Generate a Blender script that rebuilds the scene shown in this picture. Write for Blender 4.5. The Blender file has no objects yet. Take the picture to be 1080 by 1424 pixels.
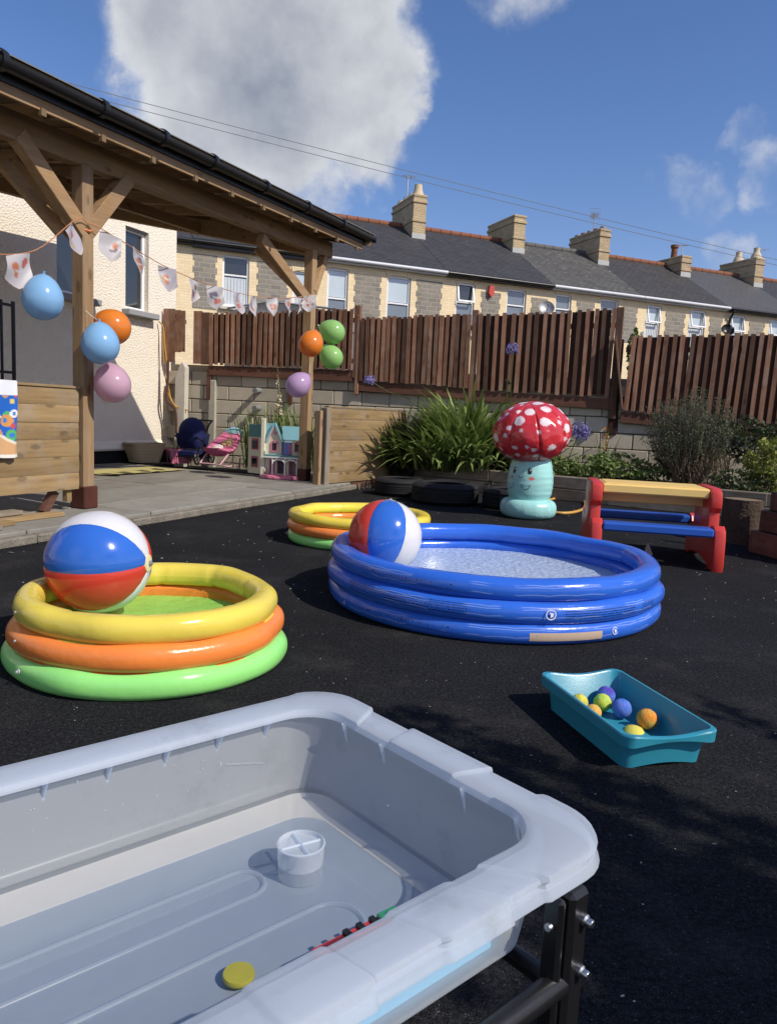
import bpy, math, random
from mathutils import Vector, Matrix, noise as mnoise
random.seed(11)
R = math.radians
scene = bpy.context.scene
COL = scene.collection

# ------------------------------------------------------------------ camera, sky, sun
CAM_H = 1.0
PITCH, ROLL = R(7.28), R(2.72)
FWD = Vector((0, math.cos(PITCH), -math.sin(PITCH)))
_up0 = Vector((0, math.sin(PITCH), math.cos(PITCH))); _rt0 = Vector((1, 0, 0))
RT = math.cos(ROLL)*_rt0 + math.sin(ROLL)*_up0
UP = -math.sin(ROLL)*_rt0 + math.cos(ROLL)*_up0
cam = bpy.data.cameras.new('camera'); camo = bpy.data.objects.new('camera', cam); COL.objects.link(camo)
camo.matrix_world = Matrix((( RT.x, UP.x, -FWD.x, 0), (RT.y, UP.y, -FWD.y, 0), (RT.z, UP.z, -FWD.z, CAM_H), (0, 0, 0, 1)))
cam.sensor_fit = 'VERTICAL'; cam.sensor_height = 24; cam.lens = 24*1050/1424
cam.clip_start = 0.02; cam.clip_end = 2000
scene.camera = camo
scene.view_settings.view_transform = 'Standard'; scene.view_settings.look = 'None'
scene.view_settings.exposure = 0.04; scene.view_settings.gamma = 1; scene.view_settings.use_curve_mapping = False
SUN_DIR = Vector((0.85, -0.563, 0.94)).normalized()
SUN_EL = math.asin(SUN_DIR.z); SUN_AZ = math.atan2(SUN_DIR.x, SUN_DIR.y)

def px(x, y):
    return FWD + RT*((x-540)/1050) - UP*((y-712)/1050)
def at(x, y, Y):
    d = px(x, y); return Vector((0, 0, CAM_H)) + d*(Y/d.y)
def gz(x, y, z=0.0):
    d = px(x, y); return Vector((0, 0, CAM_H)) + d*((z-CAM_H)/d.z)

world = bpy.data.worlds.new('World'); scene.world = world; world.use_nodes = True
wt = world.node_tree; wt.nodes.clear()
def N(t, typ, **kw):
    n = t.nodes.new(typ)
    for k, v in kw.items():
        if hasattr(n, k): setattr(n, k, v)
        else: n.inputs[k.replace('_', ' ')].default_value = v
    return n
def setin(n, i, v): n.inputs[i].default_value = v
def link(t, a, b): t.links.new(a, b)
def math_(t, op, a, b=None, c=None, clamp=False):
    n = t.nodes.new('ShaderNodeMath'); n.operation = op; n.use_clamp = clamp
    for i, v in enumerate((a, b, c)):
        if v is None: continue
        if isinstance(v, (int, float)): n.inputs[i].default_value = v
        else: t.links.new(v, n.inputs[i])
    return n.outputs[0]
def vmath(t, op, a, b=None):
    n = t.nodes.new('ShaderNodeVectorMath'); n.operation = op
    for i, v in enumerate((a, b)):
        if v is None: continue
        if isinstance(v, (tuple, list, Vector)): n.inputs[i].default_value = tuple(v)
        else: t.links.new(v, n.inputs[i])
    return n
def mixc(t, fac, a, b, mode='MIX'):
    n = t.nodes.new('ShaderNodeMix'); n.data_type = 'RGBA'; n.blend_type = mode
    for i, v in ((0, fac), (6, a), (7, b)):
        if isinstance(v, (int, float)): n.inputs[i].default_value = v
        elif isinstance(v, (tuple, list)): n.inputs[i].default_value = tuple(v)+((1,) if len(v) == 3 else ())
        else: t.links.new(v, n.inputs[i])
    return n.outputs[2]
def smooth(t, x, lo, hi):
    n = t.nodes.new('ShaderNodeMapRange'); n.interpolation_type = 'SMOOTHSTEP'
    t.links.new(x, n.inputs[0]); n.inputs[1].default_value = lo; n.inputs[2].default_value = hi
    return n.outputs[0]
sky = N(wt, 'ShaderNodeTexSky', sky_type='NISHITA', sun_disc=False)
sky.sun_elevation = SUN_EL; sky.sun_rotation = SUN_AZ; sky.air_density = 1.0; sky.dust_density = 0.6; sky.ozone_density = 2.2
tc = N(wt, 'ShaderNodeTexCoord')
dirn = vmath(wt, 'NORMALIZE', tc.outputs['Generated']).outputs[0]
n1 = N(wt, 'ShaderNodeTexNoise'); setin(n1, 'Scale', 6.0); setin(n1, 'Detail', 9.0); setin(n1, 'Roughness', 0.58); link(wt, dirn, n1.inputs['Vector'])
n2 = N(wt, 'ShaderNodeTexNoise'); setin(n2, 'Scale', 2.4); setin(n2, 'Detail', 3.0); link(wt, dirn, n2.inputs['Vector'])
n3 = N(wt, 'ShaderNodeTexNoise'); setin(n3, 'Scale', 11.0); setin(n3, 'Detail', 8.0); setin(n3, 'Roughness', 0.6)
link(wt, vmath(wt, 'ADD', dirn, (3.1, 1.7, 0.4)).outputs[0], n3.inputs['Vector'])
# cumulus banks, placed by sky direction all round the horizon
banks = [(px(340, 105), 9.8, 1.0), (px(450, 75), 8.6, 1.0), (px(300, 20), 7.5, 0.9), (px(500, 175), 5.0, 0.9), (px(440, 235), 4.6, .75), (px(545, 150), 3.6, .8),
         (px(965, 268), 3.0, 0.56), (px(1068, 236), 3.0, 0.66), (px(1050, 182), 2.4, 0.56), (px(1000, 352), 2.6, 0.60), (px(905, 278), 2.2, 0.50), (px(730, -30), 4.2, 0.66),
         (Vector((-.9, .2, .5)), 16, 0.9), (Vector((.8, .5, .7)), 12, 0.8), (Vector((-.5, -.8, .4)), 18, 0.9), (Vector((.2, -.9, .35)), 14, 0.85), (Vector((.95, -.1, .3)), 9, 0.7)]
tot = None
warp = vmath(wt, 'SCALE', vmath(wt, 'SUBTRACT', n3.outputs['Color'], (.5, .5, .5)).outputs[0]); setin(warp, 3, 0.10)
dw = vmath(wt, 'NORMALIZE', vmath(wt, 'ADD', dirn, warp.outputs[0]).outputs[0]).outputs[0]
for v, rad, amp in banks:
    v = v.normalized()
    d = vmath(wt, 'DOT_PRODUCT', dw, tuple(v)).outputs['Value']
    b = math_(wt, 'MULTIPLY', smooth(wt, d, math.cos(R(rad*1.25)), math.cos(R(rad*0.35))), amp)
    tot = b if tot is None else math_(wt, 'MAXIMUM', tot, b)
dens = math_(wt, 'ADD', math_(wt, 'MULTIPLY', tot, 0.85), math_(wt, 'MULTIPLY', math_(wt, 'SUBTRACT', n1.outputs[0], 0.5), 1.05))
cm = smooth(wt, dens, 0.40, 0.68)
cm = math_(wt, 'MULTIPLY', cm, smooth(wt, tot, 0.02, 0.3))
nb = N(wt, 'ShaderNodeTexNoise'); setin(nb, 'Scale', 6.0); setin(nb, 'Detail', 9.0); setin(nb, 'Roughness', 0.58)
link(wt, vmath(wt, 'ADD', dirn, tuple(SUN_DIR*0.03)).outputs[0], nb.inputs['Vector'])
relief = math_(wt, 'MULTIPLY', math_(wt, 'SUBTRACT', n1.outputs[0], nb.outputs[0]), 2.2)     # billows lit from the sun's side
body = smooth(wt, dens, 0.62, 1.06)                                                         # thick middle of a bank is grey underneath
sh0 = math_(wt, 'ADD', math_(wt, 'SUBTRACT', 0.88, math_(wt, 'MULTIPLY', body, 0.72)), relief)
shade = math_(wt, 'ADD', sh0, math_(wt, 'MULTIPLY', math_(wt, 'SUBTRACT', n2.outputs[0], 0.5), 0.7), None, True)
ccol = mixc(wt, shade, (3.0, 3.35, 4.1), (7.6, 7.75, 8.0))
hs = N(wt, 'ShaderNodeHueSaturation'); setin(hs, 'Saturation', 1.22); setin(hs, 'Value', 1.12); link(wt, sky.outputs[0], hs.inputs['Color'])
hsc = mixc(wt, 1.0, hs.outputs[0], (1.30, 1.11, 1.24), 'MULTIPLY')
skyc = mixc(wt, math_(wt, 'MULTIPLY', cm, math_(wt, 'ADD', 0.45, math_(wt, 'MULTIPLY', smooth(wt, dens, 0.45, 0.75), 0.5))), hsc, ccol)
bg = N(wt, 'ShaderNodeBackground'); setin(bg, 'Strength', 0.095); link(wt, skyc, bg.inputs[0])
wo = N(wt, 'ShaderNodeOutputWorld'); link(wt, bg.outputs[0], wo.inputs[0])

sl = bpy.data.lights.new('sun', 'SUN'); sl.energy = 4.2; sl.angle = R(0.53); sl.color = (1.0, 0.93, 0.82)
so = bpy.data.objects.new('sun', sl); COL.objects.link(so)
so.rotation_euler = (-SUN_DIR).to_track_quat('-Z', 'Y').to_euler(); so.location = (8, -6, 12)

# ------------------------------------------------------------------ mesh helpers
class MB:
    def __init__(s): s.v = []; s.f = []; s.m = []; s.c = []; s.uv = None
    def add(s, vs, fs, mi=0, col=None):
        o = len(s.v); s.v += [tuple(p) for p in vs]; s.f += [tuple(i+o for i in f) for f in fs]; s.m += [mi]*len(fs)
        s.c += [col or (1, 1, 1)]*len(vs)
        return s
    def box(s, c, size, rot=None, bev=0.0, mi=0, col=None):
        hx, hy, hz = size[0]/2, size[1]/2, size[2]/2
        b = min(bev, hx*.9, hy*.9, hz*.9)
        c = Vector(c); M = rot if rot is not None else Matrix.Identity(3)
        if b <= 0:
            vs = [(x*hx, y*hy, z*hz) for x in (-1, 1) for y in (-1, 1) for z in (-1, 1)]
            fs = [(0, 1, 3, 2), (4, 6, 7, 5), (0, 4, 5, 1), (2, 3, 7, 6), (0, 2, 6, 4), (1, 5, 7, 3)]
        else:
            vs = []; idx = {}
            for sx in (-1, 1):
                for sy in (-1, 1):
                    for sz in (-1, 1):
                        for k in range(3):
                            p = [sx*(hx-b), sy*(hy-b), sz*(hz-b)]; p[k] = (sx, sy, sz)[k]*(hx, hy, hz)[k]
                            idx[(sx, sy, sz, k)] = len(vs); vs.append(tuple(p))
            I = idx; fs = []
            for k in range(3):
                a, d = [q for q in range(3) if q != k]
                for sg in (-1, 1):
                    q = []
                    for (p1, p2) in ((-1, -1), (1, -1), (1, 1), (-1, 1)):
                        t = [0, 0, 0]; t[k] = sg; t[a] = p1; t[d] = p2; q.append(I[(*t, k)])
                    fs.append(tuple(q))
            for k in range(3):
                a, d = [q for q in range(3) if q != k]
                for p1 in (-1, 1):
                    for p2 in (-1, 1):
                        t0 = [0, 0, 0]; t1 = [0, 0, 0]; t0[k] = -1; t1[k] = 1
                        for t in (t0, t1): t[a] = p1; t[d] = p2
                        fs.append((I[(*t0, a)], I[(*t1, a)], I[(*t1, d)], I[(*t0, d)]))
            for sx in (-1, 1):
                for sy in (-1, 1):
                    for sz in (-1, 1): fs.append(tuple(I[(sx, sy, sz, k)] for k in range(3)))
        return s.add([c + M @ Vector(p) for p in vs], fs, mi, col)
    def bar(s, p, q, w, h, bev=0.0, up=(0, 0, 1), mi=0, col=None):
        p = Vector(p); q = Vector(q); d = (q-p); L = d.length; x = d.normalized()
        upv = Vector(up)
        if abs(x.dot(upv)) > .99: upv = Vector((1, 0, 0))
        y = upv.cross(x).normalized(); z = x.cross(y)
        M = Matrix((x, y, z)).transposed()
        return s.box((p+q)/2, (L, w, h), M, bev, mi, col)
    def tube(s, pts, r, n=8, closed=False, mi=0, col=None, caps=True):
        pts = [Vector(p) for p in pts]; m = len(pts); vs = []; fs = []
        rs = r if isinstance(r, (list, tuple)) else [r]*m
        prev = None
        for i in range(m):
            if closed: t = pts[(i+1) % m]-pts[i-1]
            else: t = pts[min(i+1, m-1)]-pts[max(i-1, 0)]
            t.normalize()
            if prev is None:
                a = Vector((0, 0, 1)) if abs(t.z) < .9 else Vector((1, 0, 0))
                x = a.cross(t).normalized()
            else: x = (prev - t*prev.dot(t)).normalized()
            prev = x; y = t.cross(x)
            for k in range(n):
                a = 2*math.pi*k/n; vs.append(pts[i] + (x*math.cos(a)+y*math.sin(a))*rs[i])
        for i in range(m if closed else m-1):
            j = (i+1) % m
            for k in range(n):
                l = (k+1) % n; fs.append((i*n+k, i*n+l, j*n+l, j*n+k))
        if caps and not closed:
            fs.append(tuple(range(n-1, -1, -1))); fs.append(tuple((m-1)*n+k for k in range(n)))
        return s.add(vs, fs, mi, col)
    def lathe(s, prof, n=24, c=(0, 0, 0), rot=None, mi=0, col=None, mod=None):
        c = Vector(c); M = rot if rot is not None else Matrix.Identity(3); vs = []; fs = []; m = len(prof)
        for i, (r, z) in enumerate(prof):
            for k in range(n):
                a = 2*math.pi*k/n; rr = r*(mod(a, i/(m-1)) if mod else 1)
                vs.append(c + M @ Vector((rr*math.cos(a), rr*math.sin(a), z)))
        for i in range(m-1):
            for k in range(n):
                l = (k+1) % n; fs.append((i*n+k, i*n+l, (i+1)*n+l, (i+1)*n+k))
        if prof[0][0] > 1e-4: fs.append(tuple(range(n-1, -1, -1)))
        if prof[-1][0] > 1e-4: fs.append(tuple((m-1)*n+k for k in range(n)))
        return s.add(vs, fs, mi, col)
    def ball(s, c, r, nu=24, nv=14, rot=None, mi=0, col=None, mod=None):
        rx, ry, rz = r if isinstance(r, (tuple, list)) else (r, r, r)
        c = Vector(c); M = rot if rot is not None else Matrix.Identity(3); vs = []; fs = []
        for i in range(nv+1):
            t = math.pi*i/nv
            for k in range(nu):
                a = 2*math.pi*k/nu; q = mod(a, t) if mod else 1
                vs.append(c + M @ Vector((rx*q*math.sin(t)*math.cos(a), ry*q*math.sin(t)*math.sin(a), rz*q*math.cos(t))))
        for i in range(nv):
            for k in range(nu):
                l = (k+1) % nu; fs.append((i*nu+k, (i+1)*nu+k, (i+1)*nu+l, i*nu+l))
        return s.add(vs, fs, mi, col)
    def prism(s, poly, h0, h1, M=None, mi=0, col=None):
        """poly in local xz, extruded along local y from h0 to h1; M = 4x4"""
        n = len(poly); M = M or Matrix.Identity(4)
        vs = [M @ Vector((x, h0, z)) for x, z in poly] + [M @ Vector((x, h1, z)) for x, z in poly]
        fs = [tuple(range(n)), tuple(range(2*n-1, n-1, -1))] + [(i, i+n, (i+1) % n+n, (i+1) % n) for i in range(n)]
        return s.add(vs, fs, mi, col)
    def loops(s, rings, closed_ends=(True, True), mi=0, col=None):
        n = len(rings[0]); vs = [p for r in rings for p in r]; fs = []
        for i in range(len(rings)-1):
            for k in range(n):
                l = (k+1) % n; fs.append((i*n+k, i*n+l, (i+1)*n+l, (i+1)*n+k))
        if closed_ends[0]: fs.append(tuple(range(n-1, -1, -1)))
        if closed_ends[1]: fs.append(tuple((len(rings)-1)*n+k for k in range(n)))
        return s.add(vs, fs, mi, col)
    def mesh(s, name, mats, smooth=False, fix=True):
        me = bpy.data.meshes.new(name); me.from_pydata(s.v, [], s.f)
        mats = mats if isinstance(mats, (list, tuple)) else [mats]
        for m in mats: me.materials.append(m)
        if len(mats) > 1: me.polygons.foreach_set('material_index', s.m)
        if any(c != (1, 1, 1) for c in s.c):
            ca = me.color_attributes.new('Col', 'FLOAT_COLOR', 'POINT')
            fl = []
            for c in s.c: fl += [c[0], c[1], c[2], 1.0]
            ca.data.foreach_set('color', fl)
        if s.uv:
            ul = me.uv_layers.new(name='UVMap')
            for lp in me.loops: ul.data[lp.index].uv = s.uv[lp.vertex_index]
        if fix:
            import bmesh
            bm = bmesh.new(); bm.from_mesh(me); bmesh.ops.recalc_face_normals(bm, faces=bm.faces); bm.to_mesh(me); bm.free()
        if smooth is not False:
            me.polygons.foreach_set('use_smooth', [True]*len(me.polygons))
            ang = 40 if smooth is True else smooth
            me.set_sharp_from_angle(angle=R(ang))
        me.update(); return me
    def build(s, name, mats, parent=None, smooth=False, kind=None, loc=None, rz=0, fix=True):
        o = bpy.data.objects.new(name, s.mesh(name, mats, smooth, fix)); COL.objects.link(o)
        if parent is not None: o.parent = parent
        if loc is not None: o.location = loc; o.rotation_euler = (0, 0, rz)
        if kind: o['kind'] = kind
        return o
def inst(name, me, parent=None, loc=(0, 0, 0), rot=(0, 0, 0), sc=(1, 1, 1)):
    o = bpy.data.objects.new(name, me); COL.objects.link(o); o.parent = parent
    o.location = loc; o.rotation_euler = rot; o.scale = sc; return o
def thing(name, label, cat, loc=(0, 0, 0), rz=0.0, group=None):
    o = bpy.data.objects.new(name, None); COL.objects.link(o); o.empty_display_size = .1
    o.location = loc; o.rotation_euler = (0, 0, rz); tag(o, label, cat, group); return o
def tag(o, label, cat, group=None):
    o['label'] = label; o['category'] = cat
    if group: o['group'] = group
    return o
def rotm(x=0, y=0, z=0): return (Matrix.Rotation(R(z), 3, 'Z') @ Matrix.Rotation(R(y), 3, 'Y') @ Matrix.Rotation(R(x), 3, 'X'))
def U(a, b): return random.uniform(a, b)

# ------------------------------------------------------------------ materials
def new_mat(name):
    m = bpy.data.materials.new(name); m.use_nodes = True; t = m.node_tree
    return m, t, t.nodes['Principled BSDF']
def bump(t, p, h, strength, dist=0.01):
    b = t.nodes.new('ShaderNodeBump'); b.inputs['Strength'].default_value = strength; b.inputs['Distance'].default_value = dist
    t.links.new(h, b.inputs['Height']); t.links.new(b.outputs[0], p.inputs['Normal']); return b
def noise(t, scale, detail=3, vec=None, rough=.5):
    n = t.nodes.new('ShaderNodeTexNoise'); n.inputs['Scale'].default_value = scale; n.inputs['Detail'].default_value = detail; n.inputs['Roughness'].default_value = rough
    if vec is None:
        c = t.nodes.new('ShaderNodeTexCoord'); vec = c.outputs['Object']
    t.links.new(vec, n.inputs['Vector']); return n.outputs[0]
def scalecol(t, base, fac):
    """multiply colour by a 0..2 factor socket"""
    v = vmath(t, 'SCALE', base); t.links.new(fac, v.inputs[3]); return v.outputs[0]
def plain(name, col, rough=.5, spec=.5, coat=0, var=.15, vscale=4, bs=0, bscale=200, rand=0, dirt=0, metal=0, sss=0, bdist=.004):
    m, t, p = new_mat(name)
    p.inputs['Roughness'].default_value = rough; p.inputs['Specular IOR Level'].default_value = spec; p.inputs['Metallic'].default_value = metal
    if coat: p.inputs['Coat Weight'].default_value = coat; p.inputs['Coat Roughness'].default_value = .08
    f = math_(t, 'ADD', math_(t, 'MULTIPLY', math_(t, 'SUBTRACT', noise(t, vscale, 5, rough=.6), .5), 2*var), 1.0)
    if rand:
        oi = t.nodes.new('ShaderNodeObjectInfo')
        f = math_(t, 'MULTIPLY', f, math_(t, 'ADD', math_(t, 'MULTIPLY', math_(t, 'SUBTRACT', oi.outputs['Random'], .5), 2*rand), 1.0))
    if isinstance(col, str):
        a = t.nodes.new('ShaderNodeVertexColor'); a.layer_name = col; base = a.outputs[0]
    else: base = tuple(col)
    c = scalecol(t, base, f)
    if dirt:
        d = smooth(t, noise(t, vscale*2.3, 6, rough=.7), .5, .8)
        c = mixc(t, math_(t, 'MULTIPLY', d, dirt), c, (.09, .075, .06))
    t.links.new(c, p.inputs['Base Color'])
    if bs: bump(t, p, noise(t, bscale, 3), bs, bdist)
    return m
def wood(name, c1, c2, axis=0, rough=.75, grain=1.0, rand=.22, knots=True, grey=0.0, bs=.35):
    m, t, p = new_mat(name)
    tc = t.nodes.new('ShaderNodeTexCoord'); oi = t.nodes.new('ShaderNodeObjectInfo')
    off = vmath(t, 'SCALE', (7.1, 3.3, 5.7)); t.links.new(oi.outputs['Random'], off.inputs[3])
    v = vmath(t, 'ADD', tc.outputs['Object'], off.outputs[0]).outputs[0]
    s = [26*grain]*3; s[axis] = 1.6*grain
    vs = vmath(t, 'MULTIPLY', v, tuple(s)).outputs[0]
    g = noise(t, 1.0, 5, vs, .65)
    big = noise(t, 1.1, 4, vmath(t, 'MULTIPLY', v, tuple([3.0 if i != axis else 1.2 for i in range(3)])).outputs[0], .6)
    f = smooth(t, math_(t, 'ADD', math_(t, 'MULTIPLY', g, .65), math_(t, 'MULTIPLY', big, .4)), .30, .74)
    c = mixc(t, f, c1, c2)
    if knots:
        s2 = [7.0]*3; s2[axis] = 3.0
        vo = t.nodes.new('ShaderNodeTexVoronoi'); vo.inputs['Scale'].default_value = 1.0
        t.links.new(vmath(t, 'MULTIPLY', v, tuple(s2)).outputs[0], vo.inputs['Vector'])
        k = smooth(t, vo.outputs['Distance'], .20, .10)
        c = mixc(t, math_(t, 'MULTIPLY', k, .6), c, tuple(x*.4 for x in c1))
    if grey:
        gm = smooth(t, noise(t, 5.0, 5, v, .65), .45, .68)
        c = mixc(t, math_(t, 'MULTIPLY', gm, grey), c, (.30, .27, .23))
    rr = math_(t, 'ADD', math_(t, 'MULTIPLY', math_(t, 'SUBTRACT', oi.outputs['Random'], .5), 2*rand), 1.0)
    t.links.new(scalecol(t, c, rr), p.inputs['Base Color'])
    p.inputs['Roughness'].default_value = rough; p.inputs['Specular IOR Level'].default_value = .25
    bump(t, p, g, bs, .003); return m
def leafmat(name, c1, c2, rough=.5, trans=.25):
    m, t, p = new_mat(name)
    a = t.nodes.new('ShaderNodeVertexColor'); a.layer_name = 'Col'
    c = mixc(t, a.outputs[0], c1, c2)
    t.links.new(c, p.inputs['Base Color']); p.inputs['Roughness'].default_value = rough; p.inputs['Specular IOR Level'].default_value = .35
    tr = t.nodes.new('ShaderNodeBsdfTranslucent'); t.links.new(c, tr.inputs[0])
    mx = t.nodes.new('ShaderNodeMixShader'); mx.inputs[0].default_value = trans
    t.links.new(p.outputs[0], mx.inputs[1]); t.links.new(tr.outputs[0], mx.inputs[2])
    t.links.new(mx.outputs[0], t.nodes['Material Output'].inputs[0]); return m
def vinyl(name, col, rough=.22, var=.06, wr=.25, wscale=28, trans=.0):
    m, t, p = new_mat(name)
    f = math_(t, 'ADD', math_(t, 'MULTIPLY', math_(t, 'SUBTRACT', noise(t, 6, 4), .5), 2*var), 1.0)
    if isinstance(col, str):
        a = t.nodes.new('ShaderNodeVertexColor'); a.layer_name = col; base = a.outputs[0]
    else: base = tuple(col)
    c = scalecol(t, base, f); t.links.new(c, p.inputs['Base Color'])
    p.inputs['Roughness'].default_value = rough; p.inputs['Specular IOR Level'].default_value = .5
    h = math_(t, 'ADD', noise(t, wscale, 2), math_(t, 'MULTIPLY', noise(t, wscale*.3, 2), 1.4))
    bump(t, p, h, wr, .006)
    if trans:
        tr = t.nodes.new('ShaderNodeBsdfTranslucent'); t.links.new(c, tr.inputs[0])
        mx = t.nodes.new('ShaderNodeMixShader'); mx.inputs[0].default_value = trans
        t.links.new(p.outputs[0], mx.inputs[1]); t.links.new(tr.outputs[0], mx.inputs[2])
        t.links.new(mx.outputs[0], t.nodes['Material Output'].inputs[0])
    return m
def brickmat(name, c1, c2, mort, bw, bh, ms=.012, plane='xz', rough=.85, bstr=.5, noise_amt=.5, ymul=1.0, stain=0.0, off=.5):
    m, t, p = new_mat(name)
    tc = t.nodes.new('ShaderNodeTexCoord'); sx = t.nodes.new('ShaderNodeSeparateXYZ'); t.links.new(tc.outputs['Object'], sx.inputs[0])
    cb = t.nodes.new('ShaderNodeCombineXYZ')
    a, b = {'xz': (0, 2), 'yz': (1, 2), 'xy': (0, 1)}[plane]
    t.links.new(sx.outputs[a], cb.inputs[0]); t.links.new(math_(t, 'MULTIPLY', sx.outputs[b], ymul), cb.inputs[1])
    wob = vmath(t, 'SCALE', vmath(t, 'SUBTRACT', (0, 0, 0)).outputs[0]); 
    br = t.nodes.new('ShaderNodeTexBrick'); t.links.new(cb.outputs[0], br.inputs['Vector'])
    br.offset = off; br.inputs['Scale'].default_value = 1.0
    br.inputs['Color1'].default_value = (*c1, 1); br.inputs['Color2'].default_value = (*c2, 1); br.inputs['Mortar'].default_value = (*mort, 1)
    br.inputs['Mortar Size'].default_value = ms; br.inputs['Brick Width'].default_value = bw; br.inputs['Row Height'].default_value = bh; br.inputs['Bias'].default_value = 0
    f = math_(t, 'ADD', math_(t, 'MULTIPLY', math_(t, 'SUBTRACT', noise(t, 2.2, 6, rough=.7), .5), 2*noise_amt), 1.0)
    c = scalecol(t, br.outputs['Color'], f)
    if stain:
        d = smooth(t, noise(t, 5, 6, rough=.75), .56, .70)
        c = mixc(t, math_(t, 'MULTIPLY', d, stain), c, (.34, .33, .29))
    t.links.new(c, p.inputs['Base Color']); p.inputs['Roughness'].default_value = rough; p.inputs['Specular IOR Level'].default_value = .3
    hh = math_(t, 'ADD', math_(t, 'MULTIPLY', br.outputs['Fac'], -1.0), math_(t, 'MULTIPLY', noise(t, 25, 4), .5))
    bump(t, p, hh, bstr, .02); return m
def water(name, tint=(.95, .98, 1), rip=.12, scale=9, rough=.02, fac=1.0):
    m, t, p = new_mat(name); t.nodes.remove(p)
    tr = t.nodes.new('ShaderNodeBsdfTransparent'); tr.inputs[0].default_value = (*tint, 1)
    gl = t.nodes.new('ShaderNodeBsdfGlossy'); gl.inputs['Roughness'].default_value = rough
    fr = t.nodes.new('ShaderNodeFresnel'); fr.inputs[0].default_value = 1.33
    b = t.nodes.new('ShaderNodeBump'); b.inputs['Strength'].default_value = rip; b.inputs['Distance'].default_value = .02
    h = math_(t, 'ADD', noise(t, scale, 3), math_(t, 'MULTIPLY', noise(t, scale*3.1, 2), .4)); t.links.new(h, b.inputs['Height'])
    t.links.new(b.outputs[0], gl.inputs['Normal']); t.links.new(b.outputs[0], fr.inputs['Normal'])
    mx = t.nodes.new('ShaderNodeMixShader'); t.links.new(math_(t, 'MULTIPLY', fr.outputs[0], fac, clamp=True), mx.inputs[0])
    t.links.new(tr.outputs[0], mx.inputs[1]); t.links.new(gl.outputs[0], mx.inputs[2])
    t.links.new(mx.outputs[0], t.nodes['Material Output'].inputs[0]); return m
def frosted(name, col, trans=.28, rough=.3, scratch=.3, transl=.5):
    m, t, p = new_mat(name)
    d = smooth(t, noise(t, 9, 6, rough=.7), .52, .78)
    c = mixc(t, math_(t, 'MULTIPLY', d, scratch), col, tuple(x*.55 for x in col))
    t.links.new(c, p.inputs['Base Color']); p.inputs['Roughness'].default_value = rough; p.inputs['Specular IOR Level'].default_value = .45
    bump(t, p, noise(t, 160, 3), .05, .002)
    tl = t.nodes.new('ShaderNodeBsdfTranslucent'); t.links.new(c, tl.inputs[0])
    tp = t.nodes.new('ShaderNodeBsdfTransparent'); tp.inputs[0].default_value = (.92, .95, .98, 1)
    m1 = t.nodes.new('ShaderNodeMixShader'); m1.inputs[0].default_value = transl; t.links.new(p.outputs[0], m1.inputs[1]); t.links.new(tl.outputs[0], m1.inputs[2])
    m2 = t.nodes.new('ShaderNodeMixShader'); m2.inputs[0].default_value = trans; t.links.new(m1.outputs[0], m2.inputs[1]); t.links.new(tp.outputs[0], m2.inputs[2])
    t.links.new(m2.outputs[0], t.nodes['Material Output'].inputs[0]); return m

def ground_mat():
    m, t, p = new_mat('black_rubber')
    tc = t.nodes.new('ShaderNodeTexCoord'); v = tc.outputs['Object']
    f = noise(t, 330, 2, v); g = noise(t, .9, 5, v, .65); mid = noise(t, 60, 3, v)
    c = mixc(t, smooth(t, f, .3, .75), (.006, .0065, .0075), (.034, .035, .038))
    c = scalecol(t, c, math_(t, 'MULTIPLY', math_(t, 'ADD', math_(t, 'MULTIPLY', g, 1.1), .5), math_(t, 'ADD', math_(t, 'MULTIPLY', smooth(t, noise(t, 85, 2, v), .3, .7), .8), .6)))
    vo = t.nodes.new('ShaderNodeTexVoronoi'); vo.inputs['Scale'].default_value = 120; t.links.new(v, vo.inputs['Vector'])
    sp = math_(t, 'MULTIPLY', smooth(t, vo.outputs['Distance'], .26, .10), smooth(t, noise(t, 45, 2, v), .50, .66))
    c = mixc(t, math_(t, 'MULTIPLY', sp, .55), c, (.26, .25, .24))
    dust = smooth(t, noise(t, 2.3, 6, v, .7), .5, .8)
    c = mixc(t, math_(t, 'MULTIPLY', dust, .22), c, (.12, .11, .10))
    t.links.new(c, p.inputs['Base Color']); p.inputs['Roughness'].default_value = .85; p.inputs['Specular IOR Level'].default_value = .03
    bump(t, p, math_(t, 'ADD', f, math_(t, 'MULTIPLY', mid, .6)), .75, .006); return m
M = {}
M['ground'] = ground_mat()
M['earth'] = plain('earth', (.045, .035, .026), .95, .1, var=.5, vscale=9, bs=.8, bscale=40, bdist=.03)
M['slab'] = plain('paving_concrete', (.235, .225, .195), .9, .2, var=.35, vscale=3.5, bs=.35, bscale=120, rand=.16, dirt=.35)
M['flag'] = plain('worn_flagstone', (.20, .185, .155), .9, .2, var=.45, vscale=4, bs=.5, bscale=60, rand=.2, dirt=.5)
M['kerb'] = plain('rough_kerb', (.20, .18, .145), .95, .15, var=.6, vscale=9, bs=.9, bscale=50, dirt=.5, bdist=.015)
M['render'] = plain('roughcast_render', (.85, .78, .65), .92, .15, var=.07, vscale=2, bs=1.0, bscale=42, bdist=.025)
M['smoothrender'] = plain('smooth_render', (.82, .75, .61), .9, .15, var=.16, vscale=3, bs=.25, bscale=60)
M['plinth'] = plain('black_plinth', (.02, .02, .021), .8, .2)
M['timber'] = wood('pergola_timber_x', (.26, .155, .075), (.42, .27, .14), 0, grey=.2)
M['timber_y'] = wood('pergola_timber_y', (.26, .155, .075), (.42, .27, .14), 1, grey=.2)
M['timber_z'] = wood('pergola_timber_z', (.24, .15, .075), (.40, .27, .15), 2, grey=.15, rand=.1)
M['panelwood'] = wood('panel_timber', (.20, .13, .058), (.35, .24, .115), 0, grey=.35, rand=.16)
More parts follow.
